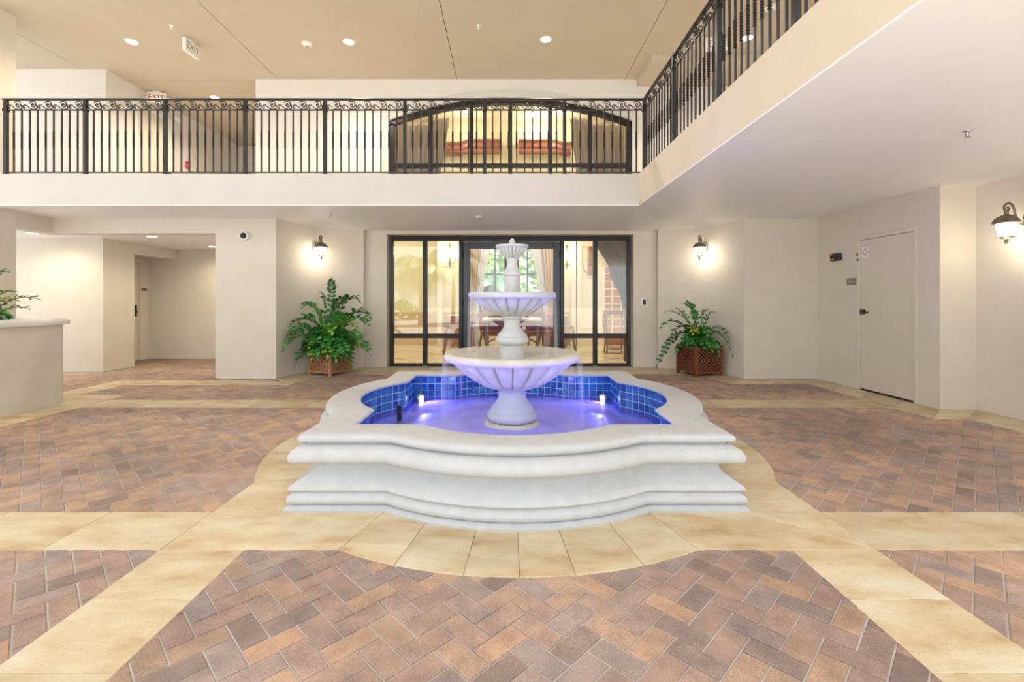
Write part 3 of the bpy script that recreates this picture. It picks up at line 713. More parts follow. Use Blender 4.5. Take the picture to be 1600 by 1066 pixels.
# ================================================================== BALCONY RAILINGS
def scroll_mesh(w, h):
    """one running-scroll unit: S curve with a big and a small spiral, built in x (along) and z (up)"""
    pts = []
    c1 = (w * 0.66, h * 0.52); R = h * 0.43       # large spiral at the right
    for i in range(25):
        t = i / 24; an = PI * 0.15 + t * 2 * PI * 1.35; r = R * (0.18 + 0.82 * t)
        pts.append((c1[0] + r * math.cos(an) * 0.95, 0, c1[1] + r * math.sin(an)))
    last = pts[-1]
    e = (w * 0.98, h * 0.02)
    pts2 = []
    # tail sweeping down-left into the small spiral
    tail = [(w * 0.47, h * 0.15), (w * 0.30, h * 0.36), (w * 0.16, h * 0.50), (w * 0.05, h * 0.43), (w * 0.015, h * 0.26), (w * 0.06, h * 0.12), (w * 0.13, h * 0.16), (w * 0.12, h * 0.25)]
    b = MB(); b.tube(pts, 0.0078, 6)
    a0 = (w * 0.99, h * 0.03)
    s = [(c1[0] + R * 0.95, h * 0.50), (w * 0.92, h * 0.16), (w * 0.80, h * 0.04), (w * 0.62, h * 0.04)] + tail
    q = smooth_curve(s, 3)
    b.tube([(x, 0, z) for x, z in q], 0.0078, 6)
    b.tube([(w * 0.12 - 0.004, 0, h * 0.22), (w * 0.12 + 0.006, 0, h * 0.22)], 0.011, 6); b.tube([(c1[0] - 0.008, 0, c1[1]), (c1[0] + 0.008, 0, c1[1])], 0.011, 6)
    return b.mesh('scroll', 'iron', 50)
ZR = 4.20; ZR2 = ZR - 0.155
def baluster_mesh(h):
    """square bar twisted through its middle"""
    b = MB(); s = 0.0085; zs = [0.0]; tw = [0.0]
    z0, z1 = h * 0.375, h * 0.655
    prof = [(0, 0, s)] + [(z0, 0, s)]
    n = 40
    for i in range(1, n + 1):
        prof.append((z0 + (z1 - z0) * i / n, 2 * PI * 2.5 * i / n, s * (1.05 + 0.45 * math.sin(PI * (i * 10 / n)) ** 2)))
    prof += [(z1, 2 * PI * 2.5, s), (h, 2 * PI * 2.5, s)]
    for z, a, q in prof:
        for k in range(4):
            an = a + PI / 4 + k * PI / 2; b.v.append((q * 1.414 * math.cos(an), q * 1.414 * math.sin(an), z))
    for i in range(len(prof) - 1):
        for k in range(4): b.f.append((i * 4 + k, i * 4 + (k + 1) % 4, (i + 1) * 4 + (k + 1) % 4, (i + 1) * 4 + k))
    return b.mesh('baluster', 'iron')
zb0 = ZB + 0.045
bal = baluster_mesh(ZR2 - zb0)
postm = MB().box(-0.023, 0.023, -0.023, 0.023, ZB, ZR - 0.004).mesh('post', 'iron')
footm = MB().cbox(-0.045, 0.045, -0.04, 0.04, ZB, ZB + 0.014, 0.004).mesh('foot_plate', 'iron')
collm = MB().cbox(-0.032, 0.032, -0.032, 0.032, ZR2 - 0.028, ZR2 + 0.022, 0.008).mesh('collar', 'iron')
def railing(name, label, origin, rotz, L, nb, nbal, nsc, skip=False):
    r = empty(name, origin, label, 'railing', rotz=rotz)
    MB().cbox(0.035 if skip else -0.04, L + 0.03, -0.028, 0.028, ZR - 0.016, ZR + 0.008, 0.006).build('handrail', 'iron', r)
    MB().box(0.025 if skip else 0, L, -0.012, 0.012, ZR2 - 0.007, ZR2 + 0.007).build('scroll_rail', 'iron', r)
    MB().box(0.025 if skip else 0, L, -0.015, 0.015, zb0 - 0.008, zb0 + 0.008).build('bottom_rail', 'iron', r)
    bay = L / nb
    sc = scroll_mesh((bay - 0.05) / nsc, ZR - 0.018 - ZR2 - 0.004)
    for i in range(nb + 1):
        if i or not skip:
            p = link('post', postm, r, (i * bay, 0, 0)); link('foot_plate', footm, p); link('collar', collm, p)
        if i == nb: break
        for k in range(nbal): link('baluster', bal, r, (i * bay + bay * (k + 1) / (nbal + 1), 0, zb0))
        for k in range(nsc): link('scroll', sc, r, (i * bay + (0.03 if skip and i == 0 else 0.025) + (bay - 0.05) * k / nsc, 0, ZR2 + 0.007))
    return r
RY, RX = 6.84, 1.985
bayb = (RX + 7.235) / 8
railing('balcony_railing', 'black wrought iron balcony railing in front of the arched window', (-7.235, RY, 0), 0, RX + 7.235, 8, 9, 5)
railing('balcony_railing', 'black wrought iron railing receding above the service door side', (RX, RY - 0.02, 0), -PI / 2, 1.19 * 5, 5, 10, 5, True)

# ================================================================== ENTRANCE FRAME AND GLASS
EY = 9.31
def ex(px): return (px - CX) * EY / F
def ez(py): return CAMZ - (py - CY) * EY / F
win = empty('window_1', ((ex(609) + ex(985)) / 2, EY, 0), 'dark bronze glazed entrance with side panes', 'window', kind='structure')
wc = win.location.x
def bar(name, x0, x1, z0, z1, parent, d=0.05, m='bronze', y=0.0):
    return MB().cbox(x0 - wc, x1 - wc, y - d, y + d, z0, z1, 0.006).build(name, m, parent)
T0, T1 = ez(377), ez(369)
bar('jamb', ex(609), ex(615.5), 0, T1, win); bar('jamb', ex(979), ex(985), 0, T1, win)
bar('head', ex(615.5), ex(979), T0, T1, win)
bar('mullion', ex(661), ex(668), 0.02, T0, win); bar('mullion', ex(926.5), ex(933), 0.02, T0, win)
bar('door_post', ex(717.5), ex(723.5), 0.0, T0, win, 0.06); bar('door_post', ex(875), ex(881), 0.0, T0, win, 0.06)
panes = [(615.5, 661), (668, 717.5), (881, 926.5), (933, 979)]
for a, c in panes:
    bar('sill_rail', ex(a), ex(c), 0.0, ez(567.5), win, 0.045)
    bar('mid_rail', ex(a), ex(c), ez(528.5), ez(521.5), win, 0.04)
    MB().box(ex(a) - wc, ex(c) - wc, -0.004, 0.004, ez(521.5), T0).build('pane', 'glass', win)
    MB().box(ex(a) - wc, ex(c) - wc, -0.004, 0.004, ez(567.5), ez(528.5)).build('pane', 'glass', win)
dm = (ex(723.5) + ex(875)) / 2
for s_, (a, c) in ((-1, (ex(723.5), dm - 0.004)), (1, (dm + 0.004, ex(875)))):
    d = empty('door_%d' % (1 if s_ < 0 else 2), (0, 0, 0), 'tall dark framed glass entrance door leaf, hinged %s' % ('on the teak planter side' if s_ < 0 else 'on the taupe curtain side'), 'door', kind='structure')
    d.location = ((a + c) / 2, EY, 0); q = d.location.x
    def dbar(nm, x0, x1, z0, z1, m='doormetal'): return MB().cbox(x0 - q, x1 - q, -0.028, 0.028, z0, z1, 0.006).build(nm, m, d)
    st = 0.135; zt = T0 - 0.01
    dbar('stile', a, a + st, 0.01, zt); dbar('stile', c - st, c, 0.01, zt)
    dbar('top_rail', a + st, c - st, zt - 0.14, zt); dbar('bottom_rail', a + st, c - st, 0.01, 0.27)
    MB().box(a + st - q, c - st - q, -0.004, 0.004, 0.27, zt - 0.14).build('pane', 'glass', d)
    hx = (c - st / 2 if s_ < 0 else a + st / 2) - q
    MB().tube([(hx, -0.03, 0.95), (hx, -0.075, 0.95), (hx, -0.075, 1.25), (hx, -0.03, 1.25)], 0.011, 8).build('pull_handle', 'chrome', d, smooth=40)
    ox = (a + 0.012 if s_ < 0 else c - 0.012) - q
    for z in (0.35, 1.25, 2.2): MB().tube([(ox, -0.034, z - 0.06), (ox, -0.034, z + 0.06)], 0.01, 8).build('hinge', 'black', d, smooth=40)
    MB().lathe([(0.018, 0), (0.018, 0.008), (0.008, 0.012)], 12).build('knob_plate', 'black', d).location = ((0.18 if s_ > 0 else -0.18) + (dm - q), -0.035, zt - 0.06)
struct(MB().box(ex(606), ex(988), 9.22, 9.42, -0.02, 0.006).build('trim_3', 'chrome'), 'metal threshold under the entrance doors', 'trim')

# arched window above
aw = empty('window_2', (acx, EY, ZB), 'wide arched dark bronze window above the entrance', 'window', kind='structure')
def aloc(x, z): return (x - acx, z - ZB)
def arcband(off0, off1, y0, y1):
    b = MB(); n = 28; vs = []
    for i in range(n + 1):
        x = AX0 + (AX1 - AX0) * i / n
        for o_, y in ((off0, y0), (off1, y0), (off1, y1), (off0, y1)): vs.append((x - acx, y, arcz(x) + o_ - ZB))
    fs = [(i * 4 + k, i * 4 + (k + 1) % 4, i * 4 + 4 + (k + 1) % 4, i * 4 + 4 + k) for i in range(n) for k in range(4)] + [(0, 1, 2, 3), tuple(n * 4 + k for k in (3, 2, 1, 0))]
    return b.add(vs, fs)
arcband(-0.10, -0.002, -0.06, 0.06).build('arch_head', 'bronze', aw, smooth=30, recalc=True)
for x0, x1 in ((AX0 + 0.003, AX0 + 0.09), (AX1 - 0.09, AX1 - 0.003)):
    MB().box(x0 - acx, x1 - acx, -0.06, 0.06, 0.01, min(arcz(x0), arcz(x1)) - 0.05 - ZB).build('jamb', 'bronze', aw)
mull = [673.8, 737, 797.5, 860, 921.6]
edges_ = [AX0 + 0.09]
for m_ in mull:
    x = ex(m_); MB().box(x - 0.035 - acx, x + 0.035 - acx, -0.05, 0.05, 0.01, arcz(x) - 0.06 - ZB).build('mullion', 'bronze', aw); edges_ += [x - 0.035, x + 0.035]
edges_.append(AX1 - 0.09)
for i in range(6):
    a, c = edges_[2 * i], edges_[2 * i + 1]
    MB().box(a - acx, c - acx, -0.045, 0.045, 0.80, 0.88).build('transom', 'bronze', aw)
    pz = [(a - acx, 0.88), (c - acx, 0.88)] + [(x - acx, arcz(x) - 0.09 - ZB) for x in [c + (a - c) * t / 6 for t in range(7)]]
    MB().prism_y(pz, -0.004, 0.004).build('pane', 'glass', aw)
    MB().box(a - acx, c - acx, -0.004, 0.004, 0.05, 0.80).build('pane', 'glass', aw)

# ================================================================== LOBBY BEHIND THE GLASS
LY0, LY1, LZ = 9.44, 14.0, 6.6
lf = MB().box(-4.5, 6.2, 9.40, LY1 + 0.2, -0.15, -0.002).build('floor_lobby', 'marble'); struct(lf, 'polished cream marble floor with dark diamond lines', 'floor')
wx0, wx1, wz0, wz1 = at(748, 0, LY1).x, at(850, 0, LY1).x, 0.95, 3.1
lb = MB(); lb.box(-4.5, wx0, LY1, LY1 + 0.2, 0, LZ); lb.box(wx1, 6.2, LY1, LY1 + 0.2, 0, LZ); lb.box(wx0, wx1, LY1, LY1 + 0.2, 0, wz0); lb.box(wx0, wx1, LY1, LY1 + 0.2, wz1, LZ)
struct(lb.build('wall_lobby_back', 'lobby'), 'cream rear wall of the lobby with a garden window')
struct(MB().box(-4.62, -4.5, 9.47, 14.2, 0, LZ).build('wall_lobby_left', 'lobby'), 'cream lobby side wall at the palm reflection side')
struct(MB().box(6.2, 6.4, 9.45, 14.2, 0, LZ).build('wall_lobby_right', 'lobby'), 'cream lobby side wall beyond the console table')
struct(MB().box(-4.6, 6.4, 9.47, 14.2, LZ, LZ + 0.2).build('ceiling_lobby', 'lobbytrim'), 'ivory ceiling of the tall lobby', 'ceiling')
fw = MB(); fw.box(-4.5, -2.33, 9.46, 9.6, 0, LZ); fw.box(2.46, 6.4, 9.46, 9.6, 0, LZ); fw.box(-2.33, 2.46, 9.46, 9.6, 2.6, ZB + 0.1); fw.box(-2.33, 2.46, 9.46, 9.6, 5.3, LZ)
struct(fw.build('wall_lobby_front', 'lobby'), 'inner face of the lobby entrance wall')
for sx, x0, x1 in ((-1, -4.5, wx0 - 0.35), (1, wx1 + 0.35, 6.2)):
    struct(MB().box(x0, x1, LY1 - 0.03, LY1, 0.0, 0.95).build('baseboard_lobby_%s' % ('left' if sx < 0 else 'right'), 'dado'), 'peach dado panel below the %s lobby sconce' % ('brass and crystal' if sx < 0 else 'bright twin'), 'baseboard')
# panelled pier right of the doors
for px0, px1, nm in ((893, 900, 'narrow'), (902, 945, 'wide')):
    x0, x1 = at(px0, 0, LY1 - 0.3).x, at(px1, 0, LY1 - 0.3).x
    p_ = MB().box(x0, x1, LY1 - 0.3, LY1 - 0.02, 0, LZ).build('trim_%d' % (4 if nm == 'narrow' else 5), 'lobbytrim'); struct(p_, '%s ivory panelled pier inside the lobby' % nm, 'trim')
    if nm == 'wide':
        for (a, c, z0, z1) in ((x0 + 0.08, x1 - 0.1, 0.5, 2.9),):
            fr = MB(); 
            for q in ((a, a + 0.04, z0, z1), (c - 0.04, c, z0, z1), (a + 0.04, c - 0.04, z0, z0 + 0.04), (a + 0.04, c - 0.04, z1 - 0.04, z1)):
                fr.box(q[0], q[1], LY1 - 0.325, LY1 - 0.3, q[2], q[3])
            fr.build('panel_moulding', 'lobbytrim', p_)
x0, x1 = at(683, 0, LY1 - 0.3).x, at(691, 0, LY1 - 0.3).x
struct(MB().box(x0, x1, LY1 - 0.3, LY1 - 0.02, 0, LZ).build('trim_6', 'lobbytrim'), 'ivory pier beside the crystal sconce', 'trim')
# rear garden window
gw = empty('window_3', ((wx0 + wx1) / 2, LY1 + 0.1, wz0), 'dark framed garden window behind the lobby table', 'window', kind='structure')
ww, wh = wx1 - wx0, wz1 - wz0
MB().box(-ww / 2, ww / 2, -0.04, 0.04, 0, 0.06).build('sill_bar', 'bronze', gw); MB().box(-ww / 2, ww / 2, -0.04, 0.04, wh - 0.06, wh).build('head_bar', 'bronze', gw)
for t in (0.02, 0.25, 0.5, 0.75, 0.98): MB().box(-ww / 2 + ww * t - (0.06 if t == 0.5 else 0.025), -ww / 2 + ww * t + (0.06 if t == 0.5 else 0.025), -0.035, 0.035, 0.06, wh - 0.06).build('muntin', 'bronze', gw)
MB().box(-ww / 2, ww / 2, -0.03, 0.03, 1.10, 1.15).build('crossbar', 'bronze', gw)
MB().box(-ww / 2, ww / 2, -0.004, 0.004, 0.06, wh - 0.06).build('pane', 'glass', gw)
# drapery
def drape(name, label, m, fn_l, fn_r, z0, z1, Y, folds, amp, group=None, cat='curtain'):
    def f(u, v):
        z = z0 + (z1 - z0) * v; xl, xr = fn_l(v), fn_r(v); w = abs(xr - xl)
        a = amp * (0.35 + 0.65 * min(1, w / max(abs(fn_r(1) - fn_l(1)), 0.05)))
        return (xl + (xr - xl) * u, Y + a * math.sin(u * folds * 2 * PI) + 0.25 * a * math.sin(u * folds * 5.3), z)
    o = MB().grid(f, folds * 8, 24).build(name, m, None, smooth=60)
    sm = o.modifiers.new('solid', 'SOLIDIFY'); sm.thickness = 0.006
    return tag(o, label, cat, group)
def lerpk(ks):
    def f(v):
        for (v0, x0), (v1, x1) in zip(ks, ks[1:]):
            if v <= v1: 
                t = (v - v0) / (v1 - v0); t = t * t * (3 - 2 * t); return x0 + (x1 - x0) * t
        return ks[-1][1]
    return f
cY = 13.75
def cx_(px): return (px - CX) * cY / F
drape('curtain', 'gold tied-back garden window curtain on the teak planter side', 'gold', lerpk([(0, cx_(727)), (0.35, cx_(730)), (1, cx_(730))]), lerpk([(0, cx_(742)), (0.35, cx_(739)), (0.6, cx_(748)), (1, cx_(751))]), 0.003, 3.1, cY, 5, 0.04)
drape('curtain', 'gold tied-back garden window curtain on the keypad side', 'gold', lerpk([(0, cx_(856)), (0.35, cx_(857)), (0.6, cx_(850)), (1, cx_(845))]), lerpk([(0, cx_(870)), (1, cx_(870))]), 0.003, 3.1, cY, 5, 0.04)
drape('sheer_curtain', 'white swept garden window sheer on the teak planter side', 'sheer', lerpk([(0, cx_(740)), (0.4, cx_(741)), (1, cx_(744))]), lerpk([(0, cx_(748)), (0.3, cx_(746)), (0.6, cx_(757)), (1, cx_(768))]), 0.003, 3.1, cY + 0.12, 5, 0.03)
drape('sheer_curtain', 'white swept garden window sheer on the keypad side', 'sheer', lerpk([(0, cx_(848)), (0.3, cx_(850)), (0.6, cx_(840)), (1, cx_(828))]), lerpk([(0, cx_(855)), (1, cx_(850))]), 0.003, 3.1, cY + 0.12, 5, 0.03)
kY = 9.72
def kx(px): return (px - CX) * kY / F
def kv(py, z0, z1): return ((CAMZ - (py - CY) * kY / F) - z0) / (z1 - z0)
z0, z1 = 0.05, 2.55
drape('curtain', 'dark taupe curtain swept across the last entrance pane', 'taupe', lerpk([(0, kx(975)), (kv(500, z0, z1), kx(976)), (kv(470, z0, z1), kx(971)), (kv(425, z0, z1), kx(953)), (1, kx(930))]), lerpk([(0, kx(990)), (1, kx(990))]), z0, z1, kY, 8, 0.035)
z0, z1 = ZB + 0.05, 5.15
uY = 9.85
def ux(px): return (px - CX) * uY / F
drape('curtain', 'mushroom curtain hanging at the column end of the arched window', 'taupe2', lerpk([(0, ux(608)), (1, ux(608))]), lerpk([(0, ux(672)), (0.5, ux(672)), (1, ux(676))]), z0, 4.98, uY, 8, 0.035)
drape('curtain', 'mushroom curtain swept back from the arched window centre', 'taupe2', lerpk([(0, ux(676)), (1, ux(676))]), lerpk([(0, ux(684)), (0.35, ux(687)), (0.7, ux(696)), (1, ux(701))]), z0, 5.12, uY + 0.08, 4, 0.03)
drape('curtain', 'mushroom curtain hanging at the railing corner end of the arched window', 'taupe2', lerpk([(0, ux(924)), (1, ux(918))]), lerpk([(0, ux(985)), (1, ux(985))]), z0, 4.98, uY, 8, 0.035)
drape('curtain', 'mushroom curtain swept toward the railing corner', 'taupe2', lerpk([(0, ux(910)), (0.35, ux(905)), (0.7, ux(897)), (1, ux(892))]), lerpk([(0, ux(922)), (1, ux(922))]), z0, 5.12, uY + 0.08, 4, 0.03)
# wooden cornices high on the rear lobby wall
for i, (pa, pb, lab) in enumerate(((697, 784, 'red-brown wooden cornice in the arched window, corridor side'), (810, 903, 'red-brown wooden cornice in the arched window, railing corner side'))):
    xa, xb = at(pa, 0, LY1).x, at(pb, 0, LY1).x; zc = at(0, 231, LY1).z
    c = empty('cornice', ((xa + xb) / 2, LY1, zc), lab, 'cornice')
    h = (xb - xa) / 2; k = -1 if i == 0 else 1
    pr = [(0, -0.17), (-0.16, -0.17), (-0.16, -0.08), (-0.2, -0.03), (-0.2, 0.08), (-0.27, 0.14), (-0.27, 0.17), (0, 0.17)]
    b = MB(); n = len(pr)
    # straight inner length, stepped outer end
    for x, dz in ((-h * k, 0.0), (h * k * 0.2, 0.0), (h * k * 0.5, -0.08), (h * k, -0.08)): b.v += [(x, y, z + dz) for y, z in pr]
    for s in range(3):
        for q in range(n): b.f.append((s * n + q, s * n + (q + 1) % n, (s + 1) * n + (q + 1) % n, (s + 1) * n + q))
    b.f += [tuple(range(n)), tuple(3 * n + q for q in range(n))]
    b.build('cornice_board', 'cornice', c, recalc=True)
    MB().box(-h, h, -0.24, -0.01, -0.20, -0.172 - 0.0).build('cornice_bead', 'cornice', c)
# wall sconces in the lobby
def lobby_sconce(loc, label):
    s = empty('brass_sconce', loc, label, 'sconce', 'brass sconces in the lobby')
    MB().cbox(-0.03, 0.03, -0.03, 0, -0.32, 0.36, 0.01).build('backplate', 'lantern', s)
    for k in (-1, 1):
        MB().tube(smooth_curve([(0, -0.2), (k * 0.1, -0.24), (k * 0.17, -0.12), (k * 0.16, 0.0)], 4) and [(x, -0.06, z) for x, z in smooth_curve([(0, -0.2), (k * 0.1, -0.24), (k * 0.17, -0.12), (k * 0.16, 0.0)], 4)], 0.013, 6).build('arm', 'lantern', s, smooth=50)
        MB().lathe([(0.035, 0), (0.05, 0.05), (0.045, 0.12), (0.02, 0.14)], 12, (k * 0.16, -0.06, 0.0)).build('shade', 'lens', s, smooth=40)
    lamp('sconce_lamp', 'POINT', (0, -0.4, 0.1), 14, K_WARM, s, size=0.08)
lobby_sconce(at(703, 400, LY1 - 0.03), 'lit brass lobby sconce on the teak planter side')
lobby_sconce(at(886, 402, LY1 - 0.03), 'lit brass lobby sconce near the carved wooden bracket')
mi = empty('carved_bracket', at(922, 408, LY1 - 0.34), 'slim carved wooden bracket with candle arms on the ivory pier', 'bracket')
MB().cbox(-0.07, 0.07, -0.04, 0.01, -0.42, 0.42, 0.02).build('carved_back', 'cornice', mi)
MB().tube([(-0.06, -0.05, -0.36), (-0.16, -0.06, -0.3), (-0.22, -0.06, -0.12)], 0.012, 6).build('arm', 'cornice', mi)
MB().box(-0.045, 0.045, -0.047, -0.041, -0.1, 0.3).build('mirror_glass', 'chrome', mi)
# lobby furniture
def chair(loc, rz, label):
    c = empty('armchair', loc, label, 'chair', rotz=rz)
    MB().cbox(-0.31, 0.31, -0.3, 0.3, 0.36, 0.5, 0.03).build('seat', 'leather', c)
    bk = MB().grid(lambda u, v: ((u - 0.5) * (0.62 + 0.1 * v), 0.27 + 0.1 * v - 0.12 * (2 * u - 1) ** 2, 0.48 + 0.55 * v - 0.06 * (2 * u - 1) ** 2 * v), 10, 8).build('backrest', 'leather', c, smooth=60)
    sm = bk.modifiers.new('solid', 'SOLIDIFY'); sm.thickness = 0.06
    for sx in (-1, 1):
        MB().tube([(sx * 0.33, 0.25, 0.66), (sx * 0.34, 0.0, 0.67), (sx * 0.33, -0.25, 0.64), (sx * 0.31, -0.27, 0.5)], 0.022, 8).build('armrest', 'wood', c, smooth=50)
        for sy in (-1, 1):
            MB().tube([(sx * 0.28, sy * 0.26, 0.38), (sx * 0.3, sy * 0.29, 0.2), (sx * 0.31, sy * 0.33, 0.0)], [0.03, 0.024, 0.018], 8).build('leg', 'wood', c, smooth=50)
chair((fl(774, 541)[0], 12.72, 0), PI * 0.9, 'oxblood armchair behind the white table, teak planter side')
chair((fl(832, 541)[0] + 0.05, 12.72, 0), -PI * 0.92, 'oxblood armchair behind the white table, keypad side')
chair((at(714, 0, 11.5).x, 11.5, 0), -PI * 0.45, 'oxblood armchair behind the door post, teak planter side')
chair((at(879, 0, 11.5).x, 11.5, 0), PI * 0.45, 'oxblood armchair behind the door post, keypad side')
t = empty('console_table', (at(800, 0, 11.7).x, 11.7, 0), 'white topped table with cabriole legs behind the fountain', 'table')
MB().cbox(-0.72, 0.72, -0.36, 0.36, 0.80, 0.86, 0.01).build('table_top', 'cloth', t)
MB().box(-0.7, 0.7, -0.36, 0.36, 0.68, 0.80).build('apron', 'wood', t)
for sx in (-1, 1):
    for sy in (-1, 1): MB().tube([(sx * 0.66, sy * 0.32, 0.7), (sx * 0.68, sy * 0.32, 0.5), (sx * 0.62, sy * 0.3, 0.2), (sx * 0.67, sy * 0.31, 0.0)], [0.045, 0.035, 0.022, 0.028], 8).build('leg', 'wood', t, smooth=50)
MB().tube([(-0.62, 0, 0.25), (-0.3, 0, 0.4), (0.3, 0, 0.4), (0.62, 0, 0.25)], 0.016, 8).build('stretcher', 'wood', t, smooth=50)
for px, lab in ((722, 'red-brown chest by the gold curtain, teak planter side'), (868, 'red-brown chest by the gold curtain, keypad side')):
    c = empty('chest', (at(px, 0, 13.38).x, 13.38, 0), lab, 'chest')
    MB().cbox(-0.3, 0.3, -0.22, 0.22, 0.06, 0.86, 0.01).build('body', 'cornice', c)
    MB().cbox(-0.33, 0.33, -0.25, 0.25, 0.86, 0.9, 0.008).build('chest_top', 'lobbytrim', c)
    for z in (0.14, 0.38, 0.62):
        d = MB().cbox(-0.27, 0.27, -0.24, -0.22, z, z + 0.2, 0.006).build('drawer', 'cornice', c); MB().lathe([(0.012, 0), (0.016, 0.015), (0.006, 0.02)], 8).build('knob', 'lantern', d).location = (0, -0.245, z + 0.1)
    for sx in (-1, 1):
        for sy in (-1, 1): MB().box(sx * 0.27 - 0.02, sx * 0.27 + 0.02, sy * 0.19 - 0.02, sy * 0.19 + 0.02, 0, 0.06).build('leg', 'wood', c)
t = empty('side_table', (at(960, 0, 11.6).x, 11.6, 0), 'slim dark wooden stand with thin legs under the taupe curtain', 'table')
MB().cbox(-0.26, 0.26, -0.2, 0.2, 1.02, 1.06, 0.008).build('table_top', 'wood', t)
MB().box(-0.23, 0.23, -0.17, 0.17, 0.95, 1.02).build('apron', 'wood', t)
for sx in (-1, 1):
    for sy in (-1, 1): MB().tube([(sx * 0.21, sy * 0.15, 0.98), (sx * 0.235, sy * 0.17, 0.8), (sx * 0.2, sy * 0.14, 0.3), (sx * 0.22, sy * 0.16, 0)], [0.03, 0.024, 0.014, 0.018], 8).build('leg', 'wood', t, smooth=50)
MB().lathe([(0.17, 0), (0.17, 0.02), (0.1, 0.035)], 20, (0, 0, 0.1)).build('lower_shelf', 'wood', t)
# french door with ivory bars, built as a closed box
xg0, xg1 = at(942, 0, LY1 - 0.2).x, at(985, 0, LY1 - 0.2).x
g = empty('french_door', ((xg0 + xg1) / 2, LY1 - 0.2, 0), 'ivory barred cabinet with amber panes behind the slim stand', 'cabinet')
gw_ = (xg1 - xg0); MB().box(-gw_ / 2, gw_ / 2, 0, 0.17, 0, 2.3).build('body', 'cornice', g)
for i in range(4): MB().box(-gw_ / 2 + gw_ * i / 3 - 0.02, -gw_ / 2 + gw_ * i / 3 + 0.02, -0.035, -0.012, 0.3, 2.3).build('glazing_bar', 'lobbytrim', g)
for i in range(10): MB().box(-gw_ / 2, gw_ / 2, -0.032, -0.012, 0.3 + i * 0.22, 0.33 + i * 0.22).build('glazing_bar', 'lobbytrim', g)
for i in range(3): MB().box(-gw_ / 2 + gw_ * i / 3 + 0.02, -gw_ / 2 + gw_ * (i + 1) / 3 - 0.02, -0.012, -0.002, 0.3, 2.3).build('amber_pane', 'amber', g)

# ================================================================== LIGHT FITTINGS
def downlight(x, y, z, energy, label, group, m='lens', r=0.075, spot=2.6, color=K_WARM, kind='SPOT', drop=0.03):
    d = empty('downlight', (x, y, z), label, 'downlight', group)
    MB().lathe([(r * 1.32, 0), (r * 1.32, -0.008), (r * 1.12, -0.012), (r * 1.02, -0.004), (r * 1.02, 0)], 28).build('trim_ring', 'white', d, smooth=40)
    MB().lathe([(r * 1.01, -0.001), (r * 1.0, -0.004), (r * 0.6, -0.007)], 28).build('lens', m, d)
    lamp('downlight_lamp', kind, (0, 0, -drop), energy, color, d, size=0.07, spot=spot if kind == 'SPOT' else None, blend=0.7)
    return d
def ceilp(px, py, z): 
    Y = F * (z - CAMZ) / (CY - py); return ((px - CX) * Y / F, Y)
for px, py, lab in ((206, 65, 'lit recessed downlight near the hanging exit sign'), (545, 65, 'lit recessed downlight beside the oval smoke detector'), (853, 61, 'lit recessed downlight above the arched window'), (1168, 59, 'lit recessed downlight seen through the receding railing'), (336, 152, 'lit recessed downlight over the upper corridor')):
    x, y = ceilp(px, py, ZT); downlight(x, y, ZT, 170 if px != 336 else 130, lab, 'upper ceiling downlights')
for px, py, lab in ((51, 364, 'lit disc light nearest the stucco column in the lower corridor'), (237, 369, 'lit disc light over the middle of the lower corridor'), (332, 385, 'lit disc light beside the dome camera wall')):
    x, y = ceilp(px, py, 2.42); downlight(x, y, 2.42, 32, lab, 'lower corridor lights', 'lens_cool', spot=2.9, color=(1.0, 0.86, 0.62))
for px, py, lab in ((728, 173, 'lit lobby downlight in the arched window, corridor side'), (873, 173, 'lit lobby downlight in the arched window, railing corner side'), (835, 182, 'lit lobby downlight just above the railing corner side cornice')):
    x, y = ceilp(px, py, LZ); downlight(x, y, LZ, 17, lab, 'lobby downlights', kind='POINT', drop=0.5)
for x, y, lab in ((-3.2, 11.2, 'lobby ceiling downlight above the brass sconce side'), (-1.0, 10.9, 'lobby ceiling downlight above the teak planter side door leaf'), (1.2, 10.9, 'lobby ceiling downlight above the keypad side door leaf'), (3.6, 11.2, 'lobby ceiling downlight above the slim stand')):
    downlight(x, y, LZ, 230, lab, 'lobby downlights', spot=2.7)  # out-of-view lamps added to brighten the lobby

